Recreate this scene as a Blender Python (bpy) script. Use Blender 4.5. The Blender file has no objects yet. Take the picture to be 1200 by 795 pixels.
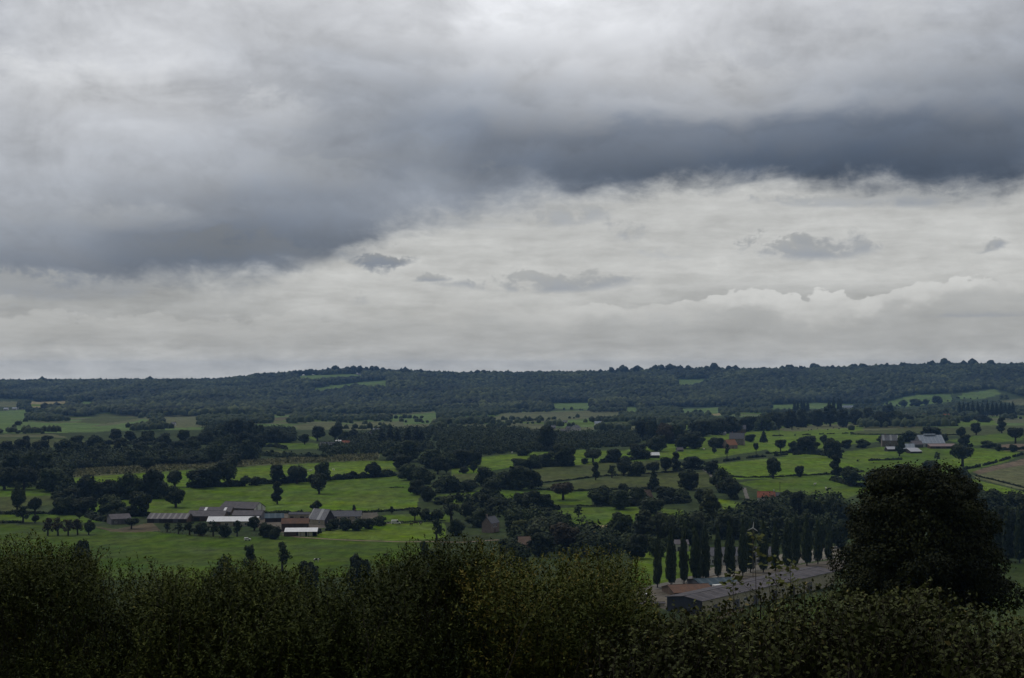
import bpy, bmesh, math, random
import numpy as np
from mathutils import Vector

R = math.radians
rng = np.random.default_rng(11)
random.seed(5)
SC = bpy.context.scene
COL = SC.collection
F = 1667.0                       # focal length in photo pixels (50 mm on 36 mm)
PITCH = math.atan(32.5 / F)
CP, SP = math.cos(PITCH), math.sin(PITCH)

# ------------------------------------------------------------------ terrain
def pchip(xk, yk, x):
    xk = np.asarray(xk, float); yk = np.asarray(yk, float)
    h = np.diff(xk); d = np.diff(yk) / h
    m = np.zeros_like(yk)
    w1 = 2 * h[1:] + h[:-1]; w2 = h[1:] + 2 * h[:-1]
    ok = d[1:] * d[:-1] > 0
    with np.errstate(divide='ignore', invalid='ignore'):
        mm = (w1 + w2) / (w1 / d[:-1] + w2 / d[1:])
    m[1:-1] = np.where(ok, mm, 0)
    m[0], m[-1] = d[0], d[-1]
    x = np.clip(x, xk[0], xk[-1])
    i = np.clip(np.searchsorted(xk, x) - 1, 0, len(h) - 1)
    t = (x - xk[i]) / h[i]
    return ((2*t**3 - 3*t**2 + 1) * yk[i] + (t**3 - 2*t**2 + t) * h[i] * m[i]
            + (-2*t**3 + 3*t**2) * yk[i+1] + (t**3 - t**2) * h[i] * m[i+1])

NEAR = [(0, -1.7), (6, -2.6), (12, -4.2), (18, -5.8), (30, -9), (60, -15.5), (95, -22), (150, -33), (250, -52), (350, -69.5), (410, -79), (450, -82.6), (480, -84.3)]
MIDR = [(510, 707.8), (550, 688.5), (600, 669), (650, 654), (750, 630), (850, 608), (950, 588), (1050, 571), (1200, 551), (1400, 531), (1650, 515),
        (2000, 503.5), (2500, 494), (3000, 487), (3500, 480), (3800, 474), (4100, 466), (4400, 457), (4700, 449), (5000, 443), (5300, 440)]
TD = [d for d, z in NEAR] + [d for d, y in MIDR] + [5900, 9000]
TZ = [z for d, z in NEAR] + [-(y - 430) * d / F for d, y in MIDR] + [-44, -80]
TDL = np.log(np.array(TD) + 8.0)
RIDGE_X = [-400, 0, 150, 250, 300, 350, 400, 460, 520, 600, 700, 800, 900, 1000, 1100, 1200, 1600]
RIDGE_Y = [452, 450.5, 449.5, 449.5, 444, 440, 437, 438.5, 441, 441, 440, 436.5, 436.5, 434.5, 431, 431.5, 433]

def z_of(u, D):
    """height of the ground at depth D along the direction X = u * D"""
    D = np.asarray(D, float); u = np.asarray(u, float)
    z = pchip(TDL, TZ, np.log(np.clip(D, 0, 9000) + 8.0))
    yr = np.interp(600 + F * u, RIDGE_X, RIDGE_Y)
    base = 430 - z * F / np.maximum(D, 1.0)
    w = np.clip((D - 3600) / 1500.0, 0, 1); w = w * w * (3 - 2 * w)
    z = z + w * (440.0 - yr) * np.maximum(D, 1.0) / F
    X = u * D
    s = np.clip((D - 560) / 500, 0, 1) * np.clip((4200 - D) / 900, 0, 1)
    hl = np.clip((D - 3350) / 600, 0, 1) * np.clip((5150 - D) / 500, 0, 1)
    z = z + hl * (9 * np.sin(X / 118.0 + D / 260.0) + 6 * np.sin(X / 61.0 - D / 330.0 + 2) + 5 * np.sin(X / 203.0 + 0.7))
    z = z + s * (0.9 * np.sin(X / 83.0 + D / 190.0) + 0.6 * np.sin(X / 41.0 - D / 97.0 + 1.0))
    return z

def ground_z(X, Y):
    X = np.asarray(X, float); Y = np.asarray(Y, float)
    r = np.hypot(X, Y); th = np.abs(np.arctan2(X, Y))
    c = np.cos(np.minimum(th, R(60)))
    D = r * c
    sgn = np.sign(X)
    u = sgn * np.tan(np.minimum(th, R(60)))
    z = z_of(u, D)
    b = np.clip((th - R(62)) / R(60), 0, 1); b = b * b * (3 - 2 * b)
    return z * (1 - b) + b * (-1.7 + 0.05 * np.minimum(r, 260))

def project(X, Y, Z):
    d = Y * CP + Z * SP
    return 600 + F * X / d, 397.5 - F * (Z * CP - Y * SP) / d

_DS = np.concatenate([np.linspace(2, 500, 900), np.geomspace(501, 5290, 2600)])
def at(px, py):
    """ground point seen at a place of the photograph: (x, y, z)"""
    u = (px - 600) / F
    for _ in range(2):
        z = z_of(np.full_like(_DS, u), _DS)
        X = u * _DS
        gx, gy = project(X, _DS, z)
        m = np.minimum.accumulate(gy)
        D = float(np.interp(-py, -m, _DS))
        zz = float(z_of(u, D))
        u = (px - 600) / F * (D * CP + zz * SP) / D
    return u * D, D, float(z_of(u, D))

# ------------------------------------------------------------------ objects
def link(o, parent=None):
    COL.objects.link(o)
    if parent is not None:
        o.parent = parent
    return o

def tag(o, label=None, cat=None, group=None, kind=None):
    if label: o['label'] = label
    if cat: o['category'] = cat
    if group: o['group'] = group
    if kind: o['kind'] = kind
    return o

def empty(name, loc, rz=0.0, sc=(1, 1, 1)):
    o = bpy.data.objects.new(name, None)
    o.empty_display_size = 0.5
    o.location = loc; o.rotation_euler = (0, 0, rz); o.scale = sc
    return link(o)

def np_mesh(name, V, faces, mat=None, tone=None, smooth=False):
    """mesh from numpy: V (n,3); faces (m,k) array"""
    me = bpy.data.meshes.new(name)
    V = np.ascontiguousarray(V, np.float32); faces = np.ascontiguousarray(faces, np.int32)
    n, k = faces.shape
    me.vertices.add(len(V)); me.vertices.foreach_set('co', V.ravel())
    me.loops.add(n * k); me.loops.foreach_set('vertex_index', faces.ravel())
    me.polygons.add(n)
    me.polygons.foreach_set('loop_start', np.arange(0, n * k, k, dtype=np.int32))
    me.polygons.foreach_set('loop_total', np.full(n, k, np.int32))
    me.update(calc_edges=True)
    if smooth:
        me.polygons.foreach_set('use_smooth', np.ones(n, bool))
    if tone is not None:
        a = me.attributes.new('tone', 'FLOAT', 'FACE')
        a.data.foreach_set('value', np.ascontiguousarray(tone, np.float32))
    if mat is not None:
        me.materials.append(mat)
    return me

class MB:
    """collects faces of any size into one mesh"""
    def __init__(s): s.v = []; s.f = []; s.mi = []
    def add(s, vs, fs, mi=0):
        b = len(s.v); s.v += [tuple(v) for v in vs]
        for f in fs:
            s.f.append(tuple(b + i for i in f)); s.mi.append(mi)
    def box(s, x0, y0, z0, x1, y1, z1, mi=0):
        s.add([(x0, y0, z0), (x1, y0, z0), (x1, y1, z0), (x0, y1, z0), (x0, y0, z1), (x1, y0, z1), (x1, y1, z1), (x0, y1, z1)],
              [(0, 3, 2, 1), (4, 5, 6, 7), (0, 1, 5, 4), (1, 2, 6, 5), (2, 3, 7, 6), (3, 0, 4, 7)], mi)
    def tube(s, pts, rad, n=6, mi=0):
        pts = [Vector(p) for p in pts]
        ring = []
        for i, p in enumerate(pts):
            t = (pts[min(i + 1, len(pts) - 1)] - pts[max(i - 1, 0)]).normalized()
            a = t.orthogonal().normalized(); b = t.cross(a)
            r = rad[i] if isinstance(rad, (list, tuple)) else rad
            ring.append([p + (a * math.cos(2 * math.pi * k / n) + b * math.sin(2 * math.pi * k / n)) * r for k in range(n)])
        vs = [v for rr in ring for v in rr]
        fs = []
        for i in range(len(pts) - 1):
            for k in range(n):
                fs.append((i * n + k, i * n + (k + 1) % n, (i + 1) * n + (k + 1) % n, (i + 1) * n + k))
        fs.append(tuple(range(n - 1, -1, -1))); fs.append(tuple((len(pts) - 1) * n + k for k in range(n)))
        s.add(vs, fs, mi)
    def mesh(s, name, mats):
        me = bpy.data.meshes.new(name)
        me.from_pydata(s.v, [], s.f); me.update()
        for m in (mats if isinstance(mats, (list, tuple)) else [mats]): me.materials.append(m)
        if any(s.mi): me.polygons.foreach_set('material_index', s.mi)
        return me
    def obj(s, name, mats, parent=None):
        return link(bpy.data.objects.new(name, s.mesh(name, mats)), parent)

# ------------------------------------------------------------------ materials
def new_mat(name, rough=0.9, spec=0.2):
    m = bpy.data.materials.new(name); m.use_nodes = True
    nt = m.node_tree; b = nt.nodes['Principled BSDF']
    b.inputs['Roughness'].default_value = rough
    b.inputs['Specular IOR Level'].default_value = spec
    return m, nt, b

def ramp_node(nt, stops, fac):
    r = nt.nodes.new('ShaderNodeValToRGB')
    cr = r.color_ramp
    while len(cr.elements) < len(stops): cr.elements.new(0.5)
    for e, (p, c) in zip(cr.elements, stops):
        e.position = p; e.color = (*c, 1)
    nt.links.new(fac, r.inputs[0])
    return r

def foliage_mat(name, lo, mid, hi, accent=None):
    m, nt, b = new_mat(name, 0.75, 0.12)
    at_ = nt.nodes.new('ShaderNodeAttribute'); at_.attribute_name = 'tone'
    oi = nt.nodes.new('ShaderNodeObjectInfo')
    mu = nt.nodes.new('ShaderNodeMath'); mu.operation = 'MULTIPLY_ADD'
    nt.links.new(oi.outputs['Random'], mu.inputs[0]); mu.inputs[1].default_value = 0.24; mu.inputs[2].default_value = -0.12
    ad = nt.nodes.new('ShaderNodeMath'); ad.operation = 'ADD'; ad.use_clamp = True
    nt.links.new(at_.outputs['Fac'], ad.inputs[0]); nt.links.new(mu.outputs[0], ad.inputs[1])
    st = [(0.0, lo), (0.5, mid), (0.9, hi)]
    if accent: st.append((1.0, accent))
    r = ramp_node(nt, st, ad.outputs[0])
    nt.links.new(r.outputs[0], b.inputs['Base Color'])
    return m

def surf_mat(name, c, var=0.35, scale=0.6, c2=None, rough=0.9, stripes=None, spec=0.2, bump=0.0, streak=1.0):
    """painted / stone / sheet surface with blotchy wear; stripes = (period m, share, colour) across local x"""
    m, nt, b = new_mat(name, rough, spec)
    tc = nt.nodes.new('ShaderNodeTexCoord')
    mp = nt.nodes.new('ShaderNodeMapping'); mp.inputs['Scale'].default_value = (1, 1, streak)
    nt.links.new(tc.outputs['Object'], mp.inputs[0])
    nz = nt.nodes.new('ShaderNodeTexNoise'); nz.inputs['Scale'].default_value = scale; nz.inputs['Detail'].default_value = 6
    nz.inputs['Roughness'].default_value = 0.65
    nt.links.new(mp.outputs[0], nz.inputs[0])
    dk = tuple(x * (1 - var) for x in c) if c2 is None else c2
    r = ramp_node(nt, [(0.3, dk), (0.62, c)], nz.outputs['Fac'])
    out = r.outputs[0]
    if stripes:
        per, share, col = stripes
        sx = nt.nodes.new('ShaderNodeSeparateXYZ'); nt.links.new(tc.outputs['Object'], sx.inputs[0])
        d = nt.nodes.new('ShaderNodeMath'); d.operation = 'DIVIDE'; d.inputs[1].default_value = per
        nt.links.new(sx.outputs[0], d.inputs[0])
        fr = nt.nodes.new('ShaderNodeMath'); fr.operation = 'FRACT'; nt.links.new(d.outputs[0], fr.inputs[0])
        lt = nt.nodes.new('ShaderNodeMath'); lt.operation = 'LESS_THAN'; lt.inputs[1].default_value = share
        nt.links.new(fr.outputs[0], lt.inputs[0])
        mx = nt.nodes.new('ShaderNodeMix'); mx.data_type = 'RGBA'
        nt.links.new(lt.outputs[0], mx.inputs[0]); nt.links.new(out, mx.inputs[6]); mx.inputs[7].default_value = (*col, 1)
        out = mx.outputs[2]
    nt.links.new(out, b.inputs['Base Color'])
    return m
# ------------------------------------------------------------------ camera
cam = bpy.data.cameras.new('camera'); cam.lens = F / 1200 * 36; cam.sensor_width = 36; cam.sensor_fit = 'HORIZONTAL'
cam.clip_start = 0.1; cam.clip_end = 40000
co = bpy.data.objects.new('camera', cam); link(co)
co.rotation_euler = (math.pi / 2 + PITCH, 0, 0)
SC.camera = co

# ------------------------------------------------------------------ light
SUN_EL, SUN_AZ = R(58), R(-55)          # azimuth from +Y towards +X
sd = Vector((math.cos(SUN_EL) * math.sin(SUN_AZ), math.cos(SUN_EL) * math.cos(SUN_AZ), math.sin(SUN_EL)))
sun = bpy.data.lights.new('sun', 'SUN'); sun.energy = 1.05; sun.angle = R(14); sun.color = (1, 0.96, 0.9)
so = bpy.data.objects.new('sun', sun); link(so); so.rotation_euler = (-sd).to_track_quat('-Z', 'Y').to_euler()

W = bpy.data.worlds.new('World'); SC.world = W; W.use_nodes = True
wt = W.node_tree; wt.nodes.clear(); WL = wt.links

class E:
    """value in the world's node tree, with arithmetic"""
    def __init__(s, k): s.k = k
    def _m(s, op, *o, clamp=False):
        n = wt.nodes.new('ShaderNodeMath'); n.operation = op; n.use_clamp = clamp
        for i, a in enumerate((s,) + o):
            if isinstance(a, E): WL.new(a.k, n.inputs[i])
            else: n.inputs[i].default_value = a
        return E(n.outputs[0])
    def __add__(s, o): return s._m('ADD', o)
    def __sub__(s, o): return s._m('SUBTRACT', o)
    def __mul__(s, o): return s._m('MULTIPLY', o)
    def __truediv__(s, o): return s._m('DIVIDE', o)
    __radd__ = __add__; __rmul__ = __mul__
def smooth(x, a, b):
    n = wt.nodes.new('ShaderNodeMapRange'); n.interpolation_type = 'SMOOTHSTEP'; n.clamp = True
    WL.new(x.k, n.inputs[0]); n.inputs[1].default_value = a; n.inputs[2].default_value = b
    return E(n.outputs[0])
def wramp(t, stops, color=False, interp='EASE'):
    n = wt.nodes.new('ShaderNodeValToRGB'); cr = n.color_ramp; cr.interpolation = interp
    while len(cr.elements) < len(stops): cr.elements.new(0.5)
    for e, (p, c) in zip(cr.elements, stops):
        e.position = p; e.color = (*c, 1) if color else (c, c, c, 1)
    WL.new(t.k, n.inputs[0]); return E(n.outputs[0])
def cmix(f, a, b):
    n = wt.nodes.new('ShaderNodeMix'); n.data_type = 'RGBA'; n.clamp_factor = True
    WL.new(f.k, n.inputs[0])
    for i, x in ((6, a), (7, b)):
        if isinstance(x, E): WL.new(x.k, n.inputs[i])
        else: n.inputs[i].default_value = (*x, 1)
    return E(n.outputs[2])
def cscale(c, f):
    n = wt.nodes.new('ShaderNodeVectorMath'); n.operation = 'SCALE'
    WL.new(c.k, n.inputs[0])
    if isinstance(f, E): WL.new(f.k, n.inputs[3])
    else: n.inputs[3].default_value = f
    return E(n.outputs[0])
def combine(x, y, z):
    n = wt.nodes.new('ShaderNodeCombineXYZ')
    for i, a in enumerate((x, y, z)):
        if isinstance(a, E): WL.new(a.k, n.inputs[i])
        else: n.inputs[i].default_value = a
    return E(n.outputs[0])
def noise(v, scale, detail=5, rough=0.55, dist=0.0):
    n = wt.nodes.new('ShaderNodeTexNoise'); n.inputs['Scale'].default_value = scale; n.inputs['Detail'].default_value = detail
    n.inputs['Roughness'].default_value = rough; n.inputs['Distortion'].default_value = dist
    WL.new(v.k, n.inputs[0]); return E(n.outputs[0])

def lin(v):
    v = v / 255.0
    return v / 12.92 if v <= 0.04045 else ((v + 0.055) / 1.055) ** 2.4
def deck_col(L):          # the darker a cloud, the bluer its underside
    k = min(max((200 - L) / 120.0, 0), 1)
    return (lin(L - 2 - 9 * k), lin(L - 0 * k), lin(L + 4 + 13 * k))
def gap_col(L):
    k = min(max((L - 150) / 35.0, 0), 1)
    return (lin(L - 2 + 2 * k), lin(L + 0.5 * k), lin(L + 1 - 2.5 * k))

tc = wt.nodes.new('ShaderNodeTexCoord')
sp = wt.nodes.new('ShaderNodeSeparateXYZ'); WL.new(tc.outputs['Generated'], sp.inputs[0])
dx, dy, dz = E(sp.outputs[0]), E(sp.outputs[1]), E(sp.outputs[2])
az = dx._m('ARCTAN2', dy)
el = dz._m('ARCSINE')
# angles of the sky dome in the scale of the photograph (600 = straight ahead, 430 = eye level)
AX = az * (F * 0.962) + 600
AY = 430 - 0 * el if False else (el * (-F * 1.0)) + 430
flat = combine(az * 1.0, el * 2.0, 0.3)
flat2 = combine(az * 1.0, el * 5.0, 1.7)
# lumps of cloud: slow swirl, then finer
n1 = noise(flat, 5.0, 4, 0.5)
n2 = noise(combine(az * 1.0, el * 1.5, 7.1), 9.0, 6, 0.55, 0.9)
n3 = noise(flat, 12.0, 8, 0.56, 0.5)
n4 = noise(flat2, 22.0, 6, 0.6, 0.15)
n5 = noise(combine(az, el * 1.5, 4.4), 40.0, 6, 0.62, 0.3)
c1, c2, c3, c4, c5 = n1 - 0.5, n2 - 0.5, n3 - 0.5, n4 - 0.5, n5 - 0.5
WX = AX + c1 * 120 + c3 * 130
WY = AY + c2 * 62 + c3 * 60 + c5 * 16
TX = (WX / 1200)._m('ADD', 0.0, clamp=True)

DECK_Y = [0, 40, 80, 120, 160, 200, 240, 280, 325]
DECK = [
 [188, 194, 202, 206, 210, 214, 226, 230, 214, 206, 200, 196, 188],
 [182, 198, 202, 198, 198, 208, 222, 222, 208, 196, 190, 183, 172],
 [182, 202, 202, 190, 178, 182, 194, 200, 202, 190, 180, 172, 162],
 [192, 204, 202, 188, 166, 158, 166, 176, 182, 172, 156, 148, 138],
 [186, 190, 190, 178, 158, 140, 128, 122, 124, 114, 105, 111, 122],
 [178, 180, 178, 170, 158, 142, 116, 104, 97, 89, 86, 91, 120],
 [172, 170, 160, 142, 138, 146, 144, 134, 114, 96, 97, 110, 134],
 [158, 146, 128, 116, 122, 146, 146, 138, 126, 122, 122, 124, 132],
 [138, 126, 114, 114, 128, 142, 142, 136, 124, 120, 120, 122, 130]]
GAP_Y = [200, 240, 280, 320, 355, 380, 405, 440]
GAP = [
 [184, 184, 184, 184, 184, 184, 184, 186, 188, 188, 188, 184, 184],
 [182, 182, 182, 182, 180, 180, 180, 184, 188, 188, 190, 186, 186],
 [178, 178, 178, 180, 184, 186, 184, 186, 188, 190, 190, 188, 190],
 [170, 170, 170, 174, 186, 190, 188, 188, 190, 191, 191, 190, 190],
 [164, 158, 160, 170, 180, 182, 180, 180, 178, 178, 176, 176, 176],
 [164, 164, 166, 168, 168, 170, 170, 168, 165, 163, 161, 162, 162],
 [170, 168, 170, 170, 172, 172, 171, 171, 170, 170, 168, 168, 168],
 [190, 192, 190, 188, 188, 188, 188, 186, 185, 184, 183, 183, 183]]
def table(rows, ys, col):
    out = None
    for i, r in enumerate(rows):
        c = wramp(TX, [(k / 12, col(v)) for k, v in enumerate(r)], True)
        out = c if out is None else cmix(smooth(WY, ys[i - 1], ys[i]), out, c)
    return out
deck = table(DECK, DECK_Y, deck_col)
gap = table(GAP, GAP_Y, gap_col)
# brightness grain of the cloud undersides and of the thin high cloud in the gap
deck = cscale(deck, c3 * 0.75 + c2 * 0.95 + c5 * 0.34 + 1.0)
gap = cscale(gap, c4 * 0.66 + c5 * 0.30 + 1.045)

# ragged lower edge of the big cloud
TB = ((AX + c3 * 60) / 1200)._m('ADD', 0.0, clamp=True)
BX = [0, 100, 200, 290, 340, 372, 400, 440, 500, 540, 560, 640, 720, 770, 860, 960, 1060, 1120, 1160, 1200]
BY = [340, 338, 334, 337, 331, 312, 294, 274, 262, 256, 244, 236, 230, 219, 219, 225, 234, 230, 220, 200]
base = wramp(TB, [(x / 1200, y / 400) for x, y in zip(BX, BY)], interp='LINEAR') * 400
edge = AY - base + c3 * 70 + c5 * 36 + c2 * 14
m_gap = smooth(edge, -24, 18)
sky = cmix(m_gap, deck, gap)

def puff(cx, cy, sx, sy, amp, L, lump=1.0, soft=0.62, s=None):
    """a small cloud of its own: an ellipse whose outline the noise eats into"""
    global sky
    wob = min(1.0, 60.0 / sx); a = (AX + c3 * 90 + c5 * (sx * .9 * wob) - cx) / sx; b = (AY + c3 * (sy * 2.0) + c5 * (sy * 5.0 * wob) - cy) / sy
    q = a * a + b * b
    f = q * -1.0 + 1.0 + c3 * (4.2 * lump) + c5 * (5.5 * lump)
    m = smooth(f, 0.0, soft * 2) * amp
    col = cscale(cmix(smooth(b, -0.9, 0.9), gap_col(L + 12) , deck_col(L - 4)), c5 * 0.35 + 1.0)
    sky = cmix(m, sky, col)

# cumulus bank low on the right: bright lumpy tops
CBX = [0, 330, 400, 470, 560, 650, 720, 800, 840, 880, 930, 1000, 1060, 1100, 1150, 1200]
CBY = [372, 372, 366, 360, 352, 362, 354, 350, 342, 344, 356, 348, 332, 336, 326, 326]
TC = (AX / 1200)._m('ADD', 0.0, clamp=True)
top = wramp(TC, [(x / 1200, y / 400) for x, y in zip(CBX, CBY)], interp='LINEAR') * 400
billow = noise(combine(az, el * 1.6, 9.0), 30.0, 3, 0.55)
cu = AY - top + (billow - 0.5) * 60 + c5 * 26 + c3 * 40
right = smooth(AX, 520, 800)
rim = smooth(cu, 0.0, 2.4) * smooth(cu, 26, 5) * (right * 0.85 + 0.06) * smooth(n3, 0.40, 0.60)
body = smooth(cu, 0.0, 4.0) * smooth(AY, 425, 380) * (right * 0.55 + 0.3)
sky = cmix(body, sky, cscale(cmix(smooth(cu, 6, 40), gap_col(188), gap_col(167)), (billow - 0.5) * 0.55 + c4 * 0.25 + 1.0))
sky = cmix(rim, sky, cscale(gap_col_e := cmix(c5 * 0 + 0.5, gap_col(206), gap_col(206)), (billow - 0.5) * 0.3 + 1.0))
puff(290, 300, 140, 32, 0.65, 108, 0.28, 0.6)
puff(150, 262, 150, 22, 0.35, 164, 0.28, 0.7)
puff(470, 190, 130, 26, 0.40, 114, 0.28, 0.7)
puff(560, 215, 120, 22, 0.35, 118, 0.28, 0.7)
puff(380, 205, 90, 22, 0.35, 158, 0.28, 0.7)
puff(120, 115, 150, 36, 0.40, 208, 0.28, 0.8)
puff(330, 135, 80, 26, 0.30, 200, 0.28, 0.8)
puff(1010, 60, 120, 40, 0.30, 190, 0.28, 0.8)
puff(850, 105, 90, 36, 0.35, 192, 0.28, 0.8)
puff(452, 306, 44, 14, 0.95, 136, 0.8, 0.4)
puff(412, 296, 40, 15, 0.75, 134, 0.9)
puff(640, 255, 80, 14, 0.55, 150, 0.9, 0.5)
puff(560, 262, 60, 10, 0.45, 158, 0.9, 0.5)
puff(1010, 240, 110, 12, 0.5, 146, 0.9, 0.5)
puff(516, 327, 26, 5, 0.8, 150)
puff(640, 333, 105, 13, 0.8, 152, 0.7, 0.45)
puff(930, 296, 95, 15, 0.85, 152, 0.7, 0.45)
puff(960, 286, 40, 10, 0.5, 150, 0.8)
puff(1121, 297, 16, 7, 0.8, 150)
puff(735, 270, 26, 14, 0.7, 158)
puff(1100, 243, 110, 13, 0.75, 152, 0.8)
puff(100, 343, 120, 17, 0.6, 146, 0.8)
puff(425, 352, 24, 7, 0.5, 156)
puff(30, 362, 50, 8, 0.5, 160)
puff(620, 30, 30, 8, 0.22, 176)
puff(1120, 372, 70, 5, 0.6, 154, 0.5)
puff(780, 298, 40, 9, 0.4, 168)
# outside the photograph's piece of sky: the same broken overcast, brighter overhead
over = cmix(smooth(n1, 0.35, 0.68), (0.66, 0.665, 0.68), (0.32, 0.335, 0.365))
side = cmix(smooth(el, 0.02, 0.25), (0.42, 0.43, 0.44), over)
sky = cmix(smooth(AY, 0, -160), sky, over)
sky = cmix(smooth(az._m('ABSOLUTE'), 0.40, 0.75), sky, side)
# sky out of view, dimmed by hand to shade camera-facing sides
back = smooth(dy, 0.15, -0.55)
sky = cscale(sky, back * -0.68 + 1.0)
sky = cmix(smooth(el, -0.005, -0.05), sky, (0.10, 0.12, 0.09))

nish = wt.nodes.new('ShaderNodeTexSky'); nish.sky_type = 'NISHITA'; nish.sun_disc = False
nish.sun_elevation = SUN_EL; nish.sun_rotation = SUN_AZ
cover = cmix(E(n3.k) * 0 + 0.97, E(nish.outputs[0]), cscale(sky, 10.0))
bg = wt.nodes.new('ShaderNodeBackground'); bg.inputs[1].default_value = 0.1
WL.new(cover.k, bg.inputs[0])
wo = wt.nodes.new('ShaderNodeOutputWorld'); WL.new(bg.outputs[0], wo.inputs[0])

SC.view_settings.view_transform = 'Standard'; SC.view_settings.look = 'None'
SC.view_settings.exposure = 0.0; SC.view_settings.gamma = 1.0; SC.view_settings.use_curve_mapping = False
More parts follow.
